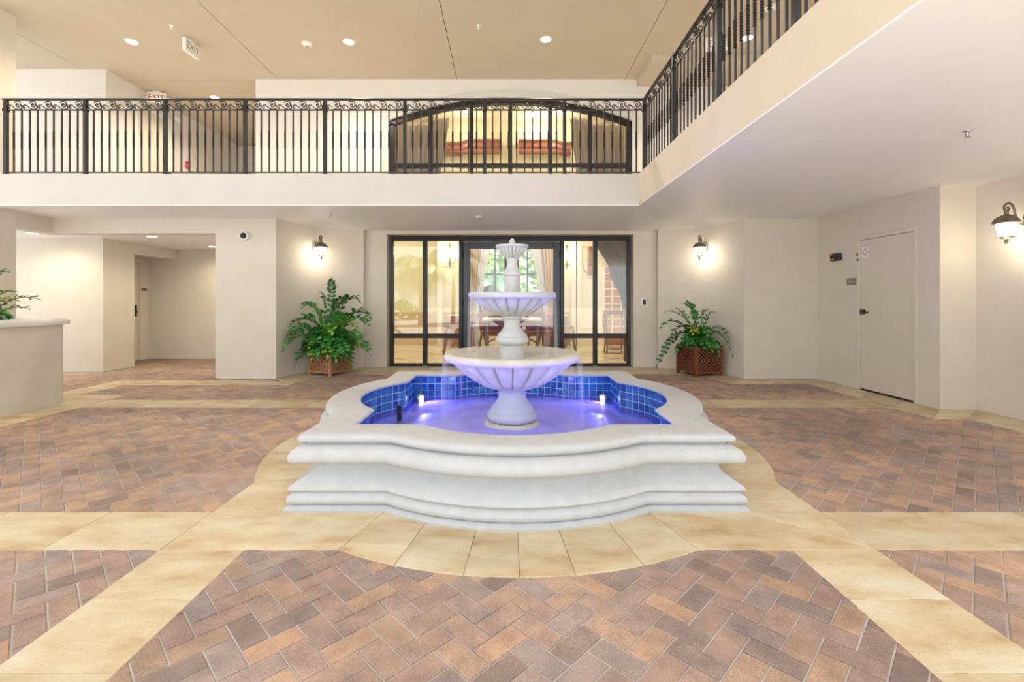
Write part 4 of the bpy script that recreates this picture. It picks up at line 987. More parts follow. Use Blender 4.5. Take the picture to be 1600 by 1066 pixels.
def lantern(loc, rz, label, energy=2.1):
    """bracket lantern; local +y points away from the wall"""
    s = empty('bracket_lantern', loc, label, 'lantern', 'outdoor bracket lanterns', rotz=rz)
    # oval back plate
    pl = []
    for i in range(24):
        a = 2 * PI * i / 24; pl.append((0.055 * math.copysign(abs(math.cos(a)) ** 0.6, math.cos(a)), 0.105 * math.copysign(abs(math.sin(a)) ** 0.6, math.sin(a)) - 0.02))
    b = MB(); b.v = [(x, 0.0, z) for x, z in pl] + [(x, 0.014, z) for x, z in pl] + [(x * 0.8, 0.024, (z + 0.02) * 0.85 - 0.02) for x, z in pl]
    b.f = [(i, (i + 1) % 24, 24 + (i + 1) % 24, 24 + i) for i in range(24)] + [(24 + i, 24 + (i + 1) % 24, 48 + (i + 1) % 24, 48 + i) for i in range(24)] + [tuple(range(48, 72)), tuple(range(23, -1, -1))]
    b.build('backplate', 'verdigris', s, smooth=30, recalc=True)
    q = smooth_curve([(0.055, 0.015), (0.045, 0.035), (0.025, 0.02), (0.03, -0.015), (0.065, -0.045), (0.105, -0.035), (0.13, -0.005), (0.148, 0.06), (0.165, 0.13), (0.185, 0.165), (0.215, 0.18), (0.25, 0.168), (0.268, 0.135), (0.255, 0.105), (0.228, 0.10), (0.216, 0.122), (0.232, 0.138)], 4)
    MB().tube([(0, y, z) for y, z in q], 0.011, 8).build('scroll_arm', 'lantern', s, smooth=50)
    MB().tube([(0, 0.018, 0.0), (0, 0.05, -0.03)], 0.012, 8).build('arm_boss', 'lantern', s, smooth=50)
    c = (0, 0.243, 0)
    def hexr(i, a): return 1 - 0.05 * abs(math.sin(3 * a))
    cap = MB().lathe([(0.112, -0.035), (0.118, -0.030), (0.112, -0.012), (0.098, 0.012), (0.075, 0.035), (0.042, 0.052), (0.02, 0.058), (0.018, 0.075), (0.022, 0.085), (0.012, 0.10)], 36, c, hexr).build('cap', 'lantern', s, smooth=45)
    def hexg(i, a): return 0.92 / max(math.cos(((a + PI / 6) % (PI / 3)) - PI / 6), 0.5)
    gl_ = MB().lathe([(0.055, -0.178), (0.062, -0.17), (0.068, -0.14), (0.078, -0.09), (0.082, -0.036)], 24, c, hexg).build('glass_shade', 'lglass', s)
    for k in range(6):
        a = PI / 6 + k * PI / 3; ca, sa = math.cos(a), math.sin(a)
        MB().tube([(c[0] + ca * 0.070, c[1] + sa * 0.070, -0.175), (c[0] + ca * 0.078, c[1] + sa * 0.078, -0.13), (c[0] + ca * 0.092, c[1] + sa * 0.092, -0.034)], 0.0035, 5).build('rib', 'lantern', s)
    MB().lathe([(0.006, -0.262), (0.013, -0.255), (0.011, -0.242), (0.018, -0.228), (0.018, -0.215), (0.014, -0.208), (0.04, -0.196), (0.068, -0.182), (0.072, -0.176), (0.05, -0.174)], 24, c).build('base_finial', 'lantern', s, smooth=45)
    lamp('lantern_lamp', 'POINT', (0, 0.243, -0.30), energy, (1.0, 0.86, 0.66), s, size=0.05)
    lamp('lantern_glow', 'POINT', (0, 0.145, -0.12), energy * 0.7, (1.0, 0.86, 0.66), s, size=0.04)
# left curve: lantern at px 505
def curve_mount(C, px):
    best = None
    for i in range(len(C) - 1):
        for k in range(20):
            t = k / 20; x = C[i][0] + (C[i + 1][0] - C[i][0]) * t; y = C[i][1] + (C[i + 1][1] - C[i][1]) * t
            e = abs(CX + F * x / y - px)
            if best is None or e < best[0]: best = (e, x, y, C[i + 1][0] - C[i][0], C[i + 1][1] - C[i][1])
    _, x, y, dx, dy = best
    nx, ny = dy, -dx; l = math.hypot(nx, ny); nx, ny = nx / l, ny / l
    if ny > 0: nx, ny = -nx, -ny
    return x, y, math.atan2(-nx, ny), nx, ny
x, y, a, nx, ny = curve_mount(LCs, 492.5); zl = CAMZ + (CY - 384) * (y - 0.1) / F - 0.005
lantern((x + nx * 0.002, y + ny * 0.002, zl), a, 'lit bracket lantern above the teak planter')
x, y, a, nx, ny = curve_mount(RCs, 1102); zl = CAMZ + (CY - 384) * (y - 0.1) / F - 0.005
lantern((x + nx * 0.002, y + ny * 0.002, zl), a, 'lit bracket lantern above the mahogany planter')
lantern((RW2 - 0.002, 5.03, at(0, 344, 5.03).z), PI / 2, 'lit bracket lantern on the wall past the service door')

# ================================================================== DOORS AND WALL FITTINGS
d = empty('door_3', (RW + 0.02, (DY0 + DY1) / 2, 0), 'flush cream service door with a red diamond notice', 'door', kind='structure')
hw_ = (DY1 - DY0) / 2
for q, nm in (((-0.025, 0.12, -hw_, -hw_ + 0.045, 0, DZ), 'frame_jamb'), ((-0.025, 0.12, hw_ - 0.045, hw_, 0, DZ), 'frame_jamb'), ((-0.025, 0.12, -hw_ + 0.045, hw_ - 0.045, DZ - 0.05, DZ), 'frame_head')):
    MB().cbox(*q, 0.004).build(nm, 'doorpaint', d)
leaf = MB().cbox(0.0, 0.045, -hw_ + 0.05, hw_ - 0.05, 0.022, DZ - 0.056, 0.003).build('leaf', 'doorpaint', d)
MB().box(0.01, 0.1, -hw_ + 0.05, hw_ - 0.05, 0.001, 0.018).build('threshold', 'black', d)
ly = hw_ - 0.115
b = MB(); b.tube([(-0.012, ly, 1.13), (0.004, ly, 1.13)], 0.036, 18); b.tube([(-0.05, ly, 1.13), (-0.005, ly, 1.13)], 0.012, 10); b.tube([(-0.05, ly, 1.13), (-0.055, ly - 0.05, 1.13), (-0.045, ly - 0.13, 1.125)], [0.013, 0.011, 0.008], 10)
b.build('lever_handle', 'black', leaf, smooth=40)
MB().cbox(-0.01, 0.0, hw_ - 0.072, hw_ - 0.05, 1.08, 1.18, 0.003).build('strike_plate', 'black', leaf)
for z in (0.3, 1.1, 1.9): MB().tube([(-0.012, -hw_ + 0.047, z - 0.055), (-0.012, -hw_ + 0.047, z + 0.055)], 0.007, 8).build('hinge', 'chrome', leaf, smooth=40)
# notice: square of paper with a diamond
ny_, nz_ = hw_ - 0.145, DZ - 0.056 - 0.175
pp = MB().box(-0.0025, -0.0005, ny_ - 0.062, ny_ + 0.062, nz_ - 0.075, nz_ + 0.072).build('notice', 'paper', leaf)
dm_ = MB()
def dia(r): return [(0, r), (r * 0.82, 0), (0, -r), (-r * 0.82, 0)]
for i in range(4):
    o1, o2 = dia(0.062), dia(0.048); j = (i + 1) % 4
    dm_.add([(-0.0035, ny_ + o1[i][0], nz_ + o1[i][1]), (-0.0035, ny_ + o1[j][0], nz_ + o1[j][1]), (-0.0035, ny_ + o2[j][0], nz_ + o2[j][1]), (-0.0035, ny_ + o2[i][0], nz_ + o2[i][1])], [(0, 1, 2, 3)])
dm_.add([(-0.0035, ny_ - 0.009, nz_ + 0.006), (-0.0035, ny_ + 0.009, nz_ + 0.006), (-0.0035, ny_, nz_ + 0.028)], [(0, 1, 2)])
dm_.build('red_diamond', 'redink', pp)
# fittings on the service-door wall (X = RW)
def wallY(px): return F * RW / (px - CX)
def wz_(py, Y): return CAMZ - (py - CY) * Y / F
Y = wallY(1308); o = empty('fire_strobe', (RW, Y, wz_(402, Y)), 'small black fire strobe box high on the wall', 'alarm')
MB().cbox(-0.045, -0.0005, -0.11, 0.11, -0.06, 0.06, 0.012).build('housing', 'black', o)
MB().cbox(-0.052, -0.045, 0.03, 0.095, 0.02, 0.045, 0.003).build('red_band', 'redplastic', o); MB().cbox(-0.058, -0.045, 0.01, 0.08, -0.048, -0.02, 0.004).build('clear_lens', 'chrome', o)
for py, s, lab in ((398, 0.016, 'tiny round black sensor beside the door frame'), (406.5, 0.02, 'tiny square black sensor below the round one')):
    Y = wallY(1340.5); o = MB().lathe([(s, 0), (s, 0.012), (s * 0.6, 0.018)], 14 if s < 0.018 else 4).build('sensor', 'black'); o.location = (RW - 0.0005, Y, wz_(py, Y)); o.rotation_euler = (PI / 4 if s > 0.018 else 0, -PI / 2, 0); tag(o, lab, 'sensor')
Y = wallY(1331); o = empty('door_plaque', (RW, Y, wz_(440, Y)), 'grey rectangular room plaque beside the service door', 'plaque')
MB().cbox(-0.008, -0.0005, -0.10, 0.10, -0.05, 0.05, 0.003).build('plate', 'greyplate', o); MB().box(-0.0095, -0.008, -0.07, 0.07, -0.012, 0.012).build('lettering_band', 'chrome', o)
# keypad on the entrance pier
p = at(1005, 472, WY); o = empty('keypad', (p.x, WY, p.z), 'small white keypad reader beside the entrance frame', 'keypad')
MB().cbox(-0.055, 0.055, -0.02, -0.0005, -0.075, 0.075, 0.008).build('housing', 'white', o); MB().cbox(-0.01, 0.045, -0.026, -0.02, -0.05, 0.055, 0.004).build('screen', 'black', o)
# dome camera on the flat left wall
p = at(383, 369, 7.80); o = empty('security_camera', (p.x, 7.80, p.z), 'white dome security camera high on the flat stucco wall', 'camera')
b = MB().lathe([(0.078, 0.0005), (0.078, 0.03), (0.07, 0.05), (0.05, 0.055)], 28).build('housing', 'white', o, smooth=40); b.rotation_euler = (PI / 2, 0, 0)
b = MB().lathe([(0.05, 0.05), (0.047, 0.07), (0.035, 0.088), (0.015, 0.096)], 24).build('dome_lens', 'black', o, smooth=60); b.rotation_euler = (PI / 2, 0, 0)
# recessed corridor door
d = empty('door_4', (-7.95, 9.79, 0), 'cream corridor door in the deep recess', 'door', kind='structure')
MB().cbox(-0.06, -0.015, -0.455, 0.455, 0.01, 2.11, 0.004).build('leaf', 'doorpaint', d)
b = MB(); b.tube([(-0.015, 0.37, 1.05), (0.03, 0.37, 1.05), (0.035, 0.25, 1.05)], 0.012, 8); b.box(-0.016, -0.006, 0.34, 0.40, 0.95, 1.2); b.build('lever_handle', 'black', d)
o = MB().cbox(-7.9495, -7.94, 10.30, 10.45, 1.50, 1.57, 0.003).build('corridor_plaque', 'greyplate'); tag(o, 'small dark number plaque beside the corridor door', 'plaque')
# upper corridor door, pull station, plates (wall X = -7.46)
UX = -7.46
def upY(px): return F * UX / (px - CX)
y0, y1 = upY(212), upY(262)
d = empty('door_5', (UX, (y0 + y1) / 2, ZB), 'cream door in the upper corridor behind the railing', 'door', kind='structure')
w = (y1 - y0) / 2
MB().cbox(0.0005, 0.03, -w, w, 0.01, 2.12, 0.004).build('leaf', 'doorpaint', d)
for q in ((0.0005, 0.05, -w - 0.06, -w, 0, 2.18), (0.0005, 0.05, w, w + 0.06, 0, 2.18), (0.0005, 0.05, -w, w, 2.12, 2.18)): MB().box(*q).build('frame', 'white', d)
b = MB(); b.tube([(0.03, w - 0.1, 0.97), (0.08, w - 0.1, 0.97), (0.085, w + 0.02, 0.97)], 0.015, 8); b.tube([(0.03, w - 0.1, 0.97), (0.04, w - 0.1, 0.97)], 0.035, 12); b.build('lever_handle', 'black', d)
Y = upY(292); o = empty('pull_station', (UX, Y, at(0, 258, Y).z), 'red fire alarm pull station in the upper corridor', 'alarm')
MB().cbox(0.0005, 0.04, -0.05, 0.05, -0.08, 0.08, 0.008).build('housing', 'redplastic', o); MB().box(0.04, 0.05, -0.035, 0.035, -0.02, 0.0).build('pull_bar', 'white', o)
Y = upY(277); o = MB().cbox(UX + 0.0005, UX + 0.04, Y - 0.1, Y + 0.1, at(0, 187, Y).z - 0.06, at(0, 187, Y).z + 0.06, 0.008).build('emergency_light', 'white'); tag(o, 'white emergency light box above the pull station', 'alarm')
# exit signs
def exit_sign(loc, rz, label, letter):
    s = empty('exit_sign', loc, label, 'exit sign', rotz=rz)
    MB().cbox(-0.17, 0.17, -0.03, 0.03, -0.24, -0.03, 0.006).build('housing', 'white', s)
    MB().cbox(-0.07, 0.07, -0.025, 0.025, -0.03, 0.0, 0.004).build('canopy', 'white', s)
    for sy in (-1, 1):
        cu = bpy.data.curves.new('exit_text', 'FONT'); cu.body = 'EXIT'; cu.size = 0.15; cu.align_x = 'CENTER'; cu.align_y = 'CENTER'; cu.extrude = 0.001
        tmp = bpy.data.objects.new('tmp', cu); COL.objects.link(tmp); dg = bpy.context.evaluated_depsgraph_get(); me = bpy.data.meshes.new_from_object(tmp.evaluated_get(dg)); bpy.data.objects.remove(tmp)
        me.materials.clear(); me.materials.append(M[letter]); t_ = link('lettering', me, s, (0, sy * 0.032, -0.135)); t_.rotation_euler = (PI / 2, 0, 0 if sy < 0 else PI)
    return s
p = ceilp(292, 58, ZT); exit_sign((p[0], p[1] + 0.1, ZT), PI / 2, 'white exit sign hanging from the tan ceiling', 'greyplate')
p = ceilp(1118, 57, ZT); exit_sign((p[0], p[1], ZT), 0, 'white and red exit sign behind the receding railing', 'redink')
exit_sign((-7.2, 9.74, ZT), 0.2, 'red lettered exit sign over the upper corridor door', 'redplastic')
# ceiling detectors and sprinklers
def puck(px, py, z, r, h, label, name='smoke_detector', cat='detector'):
    x, y = ceilp(px, py, z); o = empty(name, (x, y, z), label, cat)
    MB().lathe([(r, 0), (r, -h * 0.4), (r * 0.8, -h * 0.75), (r * 0.35, -h)], 24).build('body', 'white', o, smooth=40); MB().lathe([(r * 0.35, -h), (r * 0.3, -h * 1.15), (r * 0.1, -h * 1.2)], 16).build('sensor_cap', 'chrome', o)
puck(480, 68, ZT, 0.085, 0.05, 'white oval smoke detector on the tan ceiling')
puck(1205, 12, ZT, 0.085, 0.05, 'white smoke detector seen through the receding railing')
puck(748, 338, ZC - 0.012, 0.05, 0.03, 'small white detector under the back balcony')
def sprinkler(px, py, z, label, m='white'):
    x, y = ceilp(px, py, z); o = empty('sprinkler', (x, y, z), label, 'sprinkler'); o.scale = (0.7, 0.7, 0.7)
    MB().lathe([(0.045, 0), (0.043, -0.008), (0.018, -0.012), (0.014, -0.05), (0.01, -0.06)], 18).build('escutcheon', m, o, smooth=40)
    MB().lathe([(0.03, -0.075), (0.034, -0.073), (0.01, -0.068)], 12).build('deflector', m, o)
    for k in (-1, 1): MB().tube([(k * 0.012, 0, -0.045), (k * 0.02, 0, -0.06), (0, 0, -0.074)], 0.004, 6).build('frame_arm', m, o)
sprinkler(268, 40, ZT, 'white sprinkler near the exit sign on the tan ceiling'); sprinkler(748, 40, ZT, 'white sprinkler beside the middle ceiling joint')
sprinkler(1511, 205, ZC - 0.012, 'dark sprinkler under the wide soffit before the service door', 'chrome'); sprinkler(515, 335, ZC - 0.012, 'small soffit sprinkler above the teak planter lantern', 'chrome'); sprinkler(1025, 335, ZC - 0.012, 'small sprinkler above the keypad pier', 'chrome')

# ================================================================== PLANTERS AND PLANTS
def planter(loc, rz, w, h, m, label):
    p = empty('lattice_planter', loc, label, 'planter', 'square lattice planters', rotz=rz)
    a = w / 2; ps = 0.024
    for sx in (-1, 1):
        for sy in (-1, 1): MB().cbox(sx * a - ps, sx * a + ps, sy * a - ps, sy * a + ps, 0, h, 0.004).build('post', m, p)
    MB().box(-a + 0.04, a - 0.04, -a + 0.04, a - 0.04, 0.04, h - 0.05).build('liner', 'black', p)
    MB().box(-a + 0.02, a - 0.02, -a + 0.02, a - 0.02, h - 0.06, h - 0.045).build('soil', 'soil', p)
    L = w - 2 * ps
    z0, z1 = 0.045, h - 0.02
    for k in range(4):
        ang = k * PI / 2
        side = link('side_panel', MB().box(-L / 2, L / 2, -a - 0.012, -a + 0.012, z0, z0 + 0.03).mesh('side_panel', m), p, (0, 0, 0), ang)
        MB().box(-L / 2, L / 2, -a - 0.012, -a + 0.012, z1 - 0.03, z1).build('top_rail', m, side)
        # four quarters of diagonal slats meeting in an X
        zc = (z0 + z1) / 2; H = (z1 - z0) / 2 - 0.03; Wd = L / 2; sw = 0.025
        def slat(x0, zz0, x1, zz1):
            d = Vector((x1 - x0, zz1 - zz0)); l = d.length
            if l < 0.02: return
            d.normalize(); nn_ = Vector((-d.y, d.x)) * sw / 2; off = random.uniform(-0.002, 0.002)
            pl = [(x0 + nn_.x, zz0 + nn_.y), (x0 - nn_.x, zz0 - nn_.y), (x1 - nn_.x, zz1 - nn_.y), (x1 + nn_.x, zz1 + nn_.y)]
            MB().prism_y(pl, -a - 0.009 + off, -a + 0.006 + off).build('slat', m, side, recalc=True)
        slat(-Wd, zc - H, Wd, zc + H); slat(-Wd, zc + H, -0.016, zc + 0.016 * H / Wd); slat(0.016, zc - 0.016 * H / Wd, Wd, zc - H)
        for t in (0.3, 0.59, 0.86):
            for sg in (-1, 1):          # nested chevrons pointing at the centre from all four edges
                slat(sg * t * Wd, zc, sg * Wd, zc + (1 - t) * H); slat(sg * t * Wd, zc, sg * Wd, zc - (1 - t) * H)
                slat(0, zc + sg * t * H, (1 - t) * Wd, zc + sg * H); slat(0, zc + sg * t * H, -(1 - t) * Wd, zc + sg * H)
    return p
PLr = math.atan2(0.44, 0.23) - PI / 2
def rot(v, a): return (v[0] * math.cos(a) - v[1] * math.sin(a), v[0] * math.sin(a) + v[1] * math.cos(a))
wl = 0.47
fc = fl(517, 588.5); aL = math.atan2(-0.21, 0.48)        # direction of the long front-left edge
# corner nearest the camera is local (+a,-a) for the left planter
aL = -0.42
c_off = rot((wl / 2, -wl / 2), aL); LP = (fc[0] - c_off[0], fc[1] - c_off[1] - 0.02)
planter((LP[0], LP[1], 0.001), aL, wl, 0.46, 'teak', 'pale teak lattice planter holding the bushier plant')
fc = fl(1087, 589); aR = 0.27; wr = 0.50
c_off = rot((-wr / 2, -wr / 2), aR); RP = (fc[0] - c_off[0], fc[1] - c_off[1] - 0.02)
planter((RP[0], RP[1], 0.001), aR, wr, 0.52, 'mahog', 'dark mahogany lattice planter holding the looser plant')

def frond(plant, base, tip, lift, npair, leaf_len, m, rr, droop=0.0):
    """arching stem with paired glossy leaflets"""
    base, tip = Vector(base), Vector(tip); d = tip - base
    c1 = base + Vector((d.x * 0.15, d.y * 0.15, max(d.z, 0) * 0.55 + lift)); c2 = base + Vector((d.x * 0.7, d.y * 0.7, d.z * 0.85 + lift * 0.9))
    def bz(t): s = 1 - t; return base * s ** 3 + c1 * 3 * s * s * t + c2 * 3 * s * t * t + tip * t ** 3
    pts = [bz(i / 10) for i in range(11)]
    b = MB(); b.tube(pts, [0.008 * (1 - 0.75 * i / 10) + 0.001 for i in range(11)], 5)
    mats = [M['stem'], M[m]]; nstem = len(b.f)
    side_ref = Vector((0, 0, 1))
    for i in range(npair + 1):
        t = 0.28 + 0.72 * i / npair; p = bz(min(t, 1)); tg = (bz(min(t + 0.02, 1.02)) - bz(t - 0.03)).normalized()
        sd = tg.cross(side_ref); sd = sd.normalized() if sd.length > 0.1 else Vector((1, 0, 0))
        up = sd.cross(tg).normalized(); tw = rr.uniform(-0.5, 0.5)
        sd2 = sd * math.cos(tw) + up * math.sin(tw); up2 = up * math.cos(tw) - sd * math.sin(tw)
        for s in ((-1, 1) if i < npair else (0,)):
            ln = leaf_len * (0.75 + 0.4 * math.sin(PI * min(1, 0.15 + 0.8 * i / npair))) * rr.uniform(0.85, 1.15)
            dr = (sd2 * s * 0.85 + tg * 0.55 + up2 * rr.uniform(0.0, 0.45)).normalized() if s else tg
            wv = dr.cross(up2); wv = wv.normalized() if wv.length > 0.05 else sd; un = wv.cross(dr)
            wd = ln * 0.27; o = len(b.v)
            vs = [p + dr * 0.004, p + dr * ln * 0.3 + wv * wd * 0.85 + un * 0.006, p + dr * ln * 0.66 + wv * wd + un * 0.006, p + dr * ln + un * -0.006, p + dr * ln * 0.66 - wv * wd + un * 0.006, p + dr * ln * 0.3 - wv * wd * 0.85 + un * 0.006, p + dr * ln * 0.5 - un * 0.004]
            b.v += [tuple(v) for v in vs]; b.f += [(o, o + 1, o + 6), (o + 1, o + 2, o + 6), (o + 2, o + 3, o + 6), (o + 3, o + 4, o + 6), (o + 4, o + 5, o + 6), (o + 5, o, o + 6)]
    me = bpy.data.meshes.new('frond'); me.from_pydata(b.v, [], b.f); me.update()
    for q in mats: me.materials.append(q)
    me.polygons.foreach_set('material_index', [0 if i < nstem else 1 for i in range(len(b.f))]); me.polygons.foreach_set('use_smooth', [True] * len(b.f))
    o = link('frond', me, plant); return o
ROOM = LCs + RCs[::-1] + [(RW, 7.80), (RW, 5.6), (RW2, 5.6), (RW2, 0.5), (-9, 0.5), (-9, 7.8)]
def clear(x, y, m=0.09): return all(inpoly(x + dx, y + dy, ROOM) for dx, dy in ((m, 0), (-m, 0), (0, m), (0, -m)))
def plant(name, label, center, zsoil, tips, nfill, rad, hgt, seed, leaf_len=0.085, pal=('leaf', 'leaf', 'leaf_dark', 'leaf'), wall_lim=None):
    rr = random.Random(seed)
    P = empty(name, (center[0], center[1], zsoil), label, 'plant', 'potted zamia plants')
    for (px, py, dY, lift, m) in tips:
        tw_ = at(px, py, center[1] + dY)
        for _ in range(40):
            if clear(tw_.x, tw_.y): break
            tw_ = Vector((0, 0, CAMZ)).lerp(tw_, 0.99)
        tip = tw_ - Vector((center[0], center[1], zsoil))
        b = (tip.x * 0.12 + rr.uniform(-.05, .05), tip.y * 0.12 + rr.uniform(-.05, .05), 0)
        L = tip.length; up_ = lift < 0.16; frond(P, b, tip, lift, max(6, int(L / (0.105 if up_ else 0.068))), leaf_len * (0.78 if up_ else 1), m, rr)
    for i in range(nfill):
        a = rr.uniform(0, 2 * PI); el = rr.uniform(0.0, 1.0); r = rad * rr.uniform(0.55, 1.0)
        tip = Vector((math.cos(a) * r * (1 - 0.4 * el), math.sin(a) * r * (1 - 0.4 * el), -0.08 + hgt * el * rr.uniform(0.6, 1.0)))
        for _ in range(30):
            if clear(center[0] + tip.x, center[1] + tip.y, 0.11): break
            tip.x *= 0.9; tip.y = tip.y * 0.9 - 0.01
        b = (tip.x * 0.15 + rr.uniform(-.06, .06), tip.y * 0.15 + rr.uniform(-.06, .06), 0)
        frond(P, b, tip, rr.uniform(0.1, 0.22), rr.randint(6, 9), leaf_len * rr.uniform(0.9, 1.15), rr.choice(pal), rr)
    return P
lim_l = lambda x, y: y > 8.45 or x < -3.65
plant('zamia_plant', 'bushy deep green zamia plant in the teak planter', LP, 0.41, [
    (518, 440, -0.1, 0.15, 'leaf_dark'), (503, 460, -0.05, 0.12, 'leaf_dark'), (476, 478, -0.15, 0.25, 'leaf'), (457, 506, -0.2, 0.28, 'leaf'), (440, 553, -0.35, 0.42, 'leaf'), (446, 540, -0.25, 0.42, 'leaf'), (463, 567, -0.3, 0.35, 'leaf_dark'), (447, 528, -0.2, 0.36, 'leaf'),
    (534, 468, -0.1, 0.2, 'leaf_dark'), (559, 469, -0.2, 0.32, 'leaf_dark'), (576, 494, -0.25, 0.32, 'leaf_dark'), (574, 505, -0.3, 0.3, 'leaf'), (577, 551, -0.35, 0.4, 'leaf'), (572, 545, -0.4, 0.42, 'leaf'), (548, 570, -0.42, 0.3, 'leaf_dark'), (512, 556, -0.45, 0.22, 'leaf'), (525, 560, -0.45, 0.25, 'leaf'), (497, 556, -0.42, 0.25, 'leaf'), (540, 552, -0.45, 0.28, 'leaf'), (484, 548, -0.4, 0.3, 'leaf'),
    (555, 512, -0.45, 0.3, 'leaf_lime'), (519, 518, -0.5, 0.22, 'leaf_lime'), (492, 485, -0.2, 0.15, 'leaf_lime'), (530, 490, -0.25, 0.12, 'leaf'), (507, 500, -0.4, 0.14, 'leaf'), (470, 500, -0.3, 0.25, 'leaf'), (547, 495, -0.3, 0.2, 'leaf')],
    84, 0.62, 0.46, 5, 0.112, ('leaf', 'leaf', 'leaf', 'leaf_dark', 'leaf_lime'), lim_l)
lim_r = lambda x, y: y > 8.4 or x > 3.7
plant('zamia_plant', 'looser zamia plant with yellow leaves in the mahogany planter', RP, 0.47, [
    (1028, 568, -0.3, 0.5, 'leaf_dark'), (1032, 562, -0.25, 0.46, 'leaf_dark'), (1035, 510, -0.15, 0.25, 'leaf_dark'), (1043, 487, -0.05, 0.15, 'leaf'), (1057, 483, -0.1, 0.1, 'leaf_lime'), (1071, 474, -0.1, 0.15, 'leaf_dark'), (1080, 476, -0.15, 0.12, 'leaf'), (1085, 487, 0.0, 0.1, 'leaf_dark'), (1102, 486, 0.0, 0.1, 'leaf'), (1112, 488, -0.05, 0.1, 'leaf_dark'),
    (1143, 553, -0.2, 0.42, 'leaf'), (1140, 535, -0.15, 0.4, 'leaf_dark'), (1122, 547, -0.4, 0.2, 'leaf'), (1112, 545, -0.4, 0.18, 'leaf'), (1070, 530, -0.4, 0.2, 'leaf'), (1083, 520, -0.45, 0.18, 'leaf_yellow'), (1052, 520, -0.3, 0.25, 'leaf_dark')],
    40, 0.45, 0.40, 9, 0.09, ('leaf', 'leaf_dark', 'leaf'), lim_r)

# stucco planting bed on the left
bed = empty('planting_bed', (-6.3, 5.2, 0), 'raised stucco planting bed with a rounded white cap', 'planter')
def rrect(x0, x1, y0, y1, r):
    P = []
    for cx, cy, a0 in ((x1 - r, y0 + r, -PI / 2), (x1 - r, y1 - r, 0), (x0 + r, y1 - r, PI / 2), (x0 + r, y0 + r, PI)):
        for i in range(7): a = a0 + PI / 2 * i / 6; P.append((cx + r * math.cos(a) + 6.3, cy + r * math.sin(a) - 5.2))
    return P
def annulus(o_, i_, z0, z1):
    n = len(o_); b = MB(); b.v = [(x, y, z0) for x, y in o_] + [(x, y, z1) for x, y in o_] + [(x, y, z1) for x, y in i_] + [(x, y, z0) for x, y in i_]
    for k in range(n):
        j = (k + 1) % n
        for q in range(4): b.f.append((q * n + k, q * n + j, ((q + 1) % 4) * n + j, ((q + 1) % 4) * n + k))
    return b
BX0, BX1, BY0, BY1 = -7.3, -5.615, 2.6, 6.03
annulus(rrect(BX0, BX1, BY0, BY1, 0.06), rrect(BX0 + 0.2, BX1 - 0.2, BY0 + 0.2, BY1 - 0.2, 0.05), 0, 1.0).build('bed_wall', 'stucco', bed, smooth=30)
n = 28
outs = [(0.02, 0.985), (0.05, 0.995), (0.06, 1.02), (0.055, 1.045), (0.035, 1.062), (0.0, 1.068)]
b = MB(); ringsB = [rrect(BX0 - o_, BX1 + o_, BY0 - o_, BY1 + o_, 0.1) for o_, z in outs] + [rrect(BX0 + 0.24, BX1 - 0.24, BY0 + 0.24, BY1 - 0.24, 0.05)] * 2
zsB = [z for o_, z in outs] + [1.068, 0.985]
for r, z in zip(ringsB, zsB): b.v += [(x, y, z) for x, y in r]
for i in range(len(zsB)):
    j2 = (i + 1) % len(zsB)
    for k in range(n): b.f.append((i * n + k, i * n + (k + 1) % n, j2 * n + (k + 1) % n, j2 * n + k))
b.build('cap', 'white', bed, smooth=40)
MB().box(BX0 + 0.15 + 6.3, BX1 - 0.15 + 6.3, BY0 + 0.15 - 5.2, BY1 - 0.15 - 5.2, 0.02, 0.98).build('soil', 'soil', bed)
plant('zamia_plant', 'zamia plant leaning over the cap of the raised stucco bed', (-6.18, 5.55), 0.98, [
    (58, 467, -0.1, 0.12, 'leaf_dark'), (42, 482, -0.15, 0.08, 'leaf_dark'), (22, 458, -0.1, 0.15, 'leaf'), (26, 470, -0.25, 0.12, 'leaf_yellow'), (8, 424, 0.0, 0.15, 'leaf'), (-20, 440, -0.2, 0.2, 'leaf'), (10, 488, -0.3, 0.1, 'leaf'), (-10, 470, -0.3, 0.2, 'leaf_lime')],
    14, 0.34, 0.4, 21, 0.085)

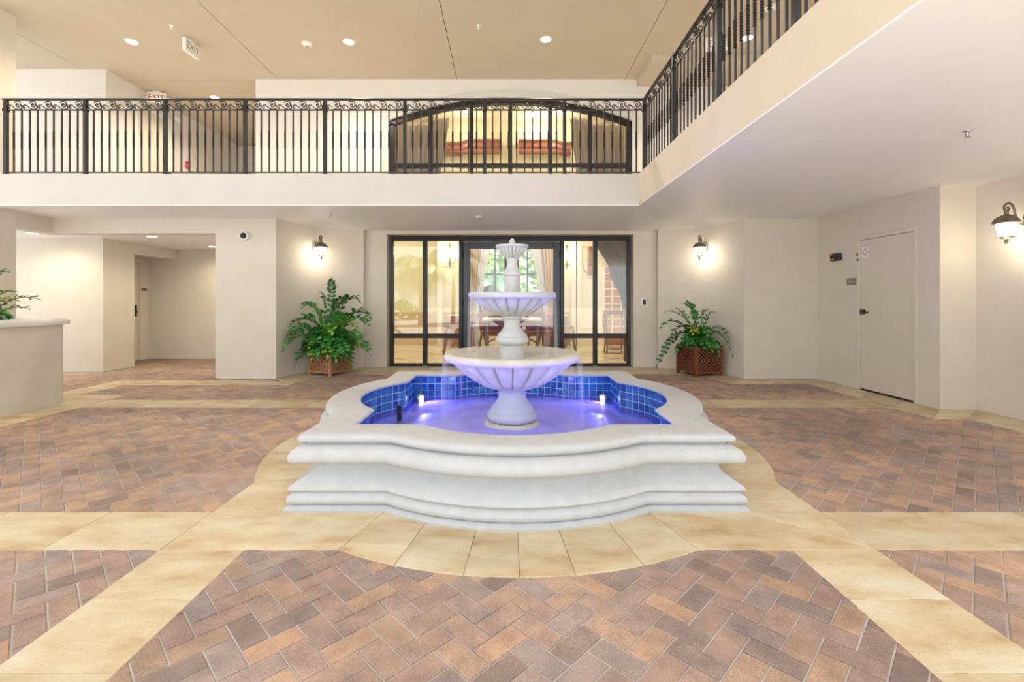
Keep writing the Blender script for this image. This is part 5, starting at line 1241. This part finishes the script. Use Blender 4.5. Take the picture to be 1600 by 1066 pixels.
# ================================================================== GARDEN BEHIND THE LOBBY WINDOW AND TREES FACING THE ENTRANCE
struct(MB().box(-30, 30, 14.2, 40, -0.3, -0.05).build('garden_ground', 'lawn'), 'lawn beyond the garden window', 'ground')
def palm(loc, h, label, nfr, ln, seed, m='leaf_dark', trunk_r=0.14):
    rr = random.Random(seed); p = empty('palm_tree', loc, label, 'tree')
    MB().tube([(0, 0, 0), (0.05, 0.03, h * 0.5), (0.0, 0.0, h)], [trunk_r, trunk_r * 0.8, trunk_r * 0.7], 10).build('trunk', 'bark', p, smooth=50)
    for i in range(nfr):
        a = 2 * PI * i / nfr + rr.uniform(-.2, .2); e = rr.uniform(-0.35, 0.75); b = MB(); pts = []
        for k in range(9):
            t = k / 8; r = ln * t * (0.95 if e < 0.4 else 0.75); pts.append(Vector((math.cos(a) * r, math.sin(a) * r, h + ln * (e * t - 0.75 * t * t))))
        b.tube(pts, [0.02 * (1 - t / 9) + 0.004 for t in range(9)], 5)
        for k in range(1, 33):
            t = k / 33 * 8; i0 = int(t); q = pts[i0].lerp(pts[min(i0 + 1, 8)], t - i0); tg = (pts[min(i0 + 1, 8)] - pts[i0]).normalized(); sd = tg.cross(Vector((0, 0, 1))).normalized()
            for s in (-1, 1):
                l = ln * 0.34 * math.sin(PI * (0.12 + 0.85 * k / 33)); e1 = q + sd * s * l + tg * l * 0.5 - Vector((0, 0, l * 0.45)); w_ = tg * 0.022
                b.add([q - w_, q + w_, (q + e1) / 2 + w_ * 1.3, e1, (q + e1) / 2 - w_ * 1.3], [(0, 1, 2, 4), (4, 2, 3)])
        b.build('frond', m, p)
    return p
def bush(loc, r, h, label, seed, m='leaf', n=500):
    rr = random.Random(seed); p = empty('garden_shrub', loc, label, 'shrub'); b = MB()
    for i in range(n):
        a = rr.uniform(0, 2 * PI); u = rr.uniform(-0.1, 1); q = Vector((math.cos(a) * r * math.sqrt(max(0, 1 - u * u * 0.8)), math.sin(a) * r * math.sqrt(max(0, 1 - u * u * 0.8)), h * (0.12 + 0.85 * max(u, 0)))) * rr.uniform(0.75, 1.0)
        d = Vector((rr.uniform(-1, 1), rr.uniform(-1, 1), rr.uniform(-0.4, 0.9))).normalized(); w_ = d.orthogonal().normalized(); l = rr.uniform(0.1, 0.2) * max(1.0, r / 1.2)
        b.add([q, q + d * l * 0.5 + w_ * l * 0.22, q + d * l, q + d * l * 0.5 - w_ * l * 0.22], [(0, 1, 2, 3)])
    b.build('foliage', m, p); MB().tube([(0, 0, 0), (0, 0, h * 0.5)], 0.04, 6).build('stem', 'bark', p)
bush((at(762, 0, 15.2).x, 15.2, -0.05), 0.36, 1.6, 'dark shrub outside the garden window', 1, 'leaf_dark')
bush((at(787, 0, 16.2).x, 16.2, -0.05), 0.3, 1.6, 'slim lime shrub outside the garden window behind the fountain', 2, 'leaf_lime')
bush((at(836, 0, 15.4).x, 15.4, -0.05), 0.42, 1.7, 'wider lime shrub outside the garden window, keypad side', 3, 'leaf_lime')
palm((at(772, 0, 18.5).x, 18.5, -0.05), 2.2, 'short palm outside the garden window', 12, 1.4, 4)
bush((0.5, 28, -0.05), 6.0, 7.5, 'tall tree crown filling the garden window view', 6, 'leaf_lime', 2600)
# trees that the entrance glass mirrors
palm((-4.6, -6.5, -0.03), 3.4, 'teal green palm mirrored in the outermost entrance pane', 15, 2.2, 11, 'leaf_dark')
palm((-3.2, -9.5, -0.03), 4.2, 'pale trunked palm mirrored in the second entrance pane', 13, 2.1, 12, 'leaf_dark')
bush((-8.5, -14, -0.03), 2.6, 1.4, 'low hedge mirrored behind the palms in the entrance glass', 13, 'leaf', 900)
print('objects', len(bpy.data.objects))
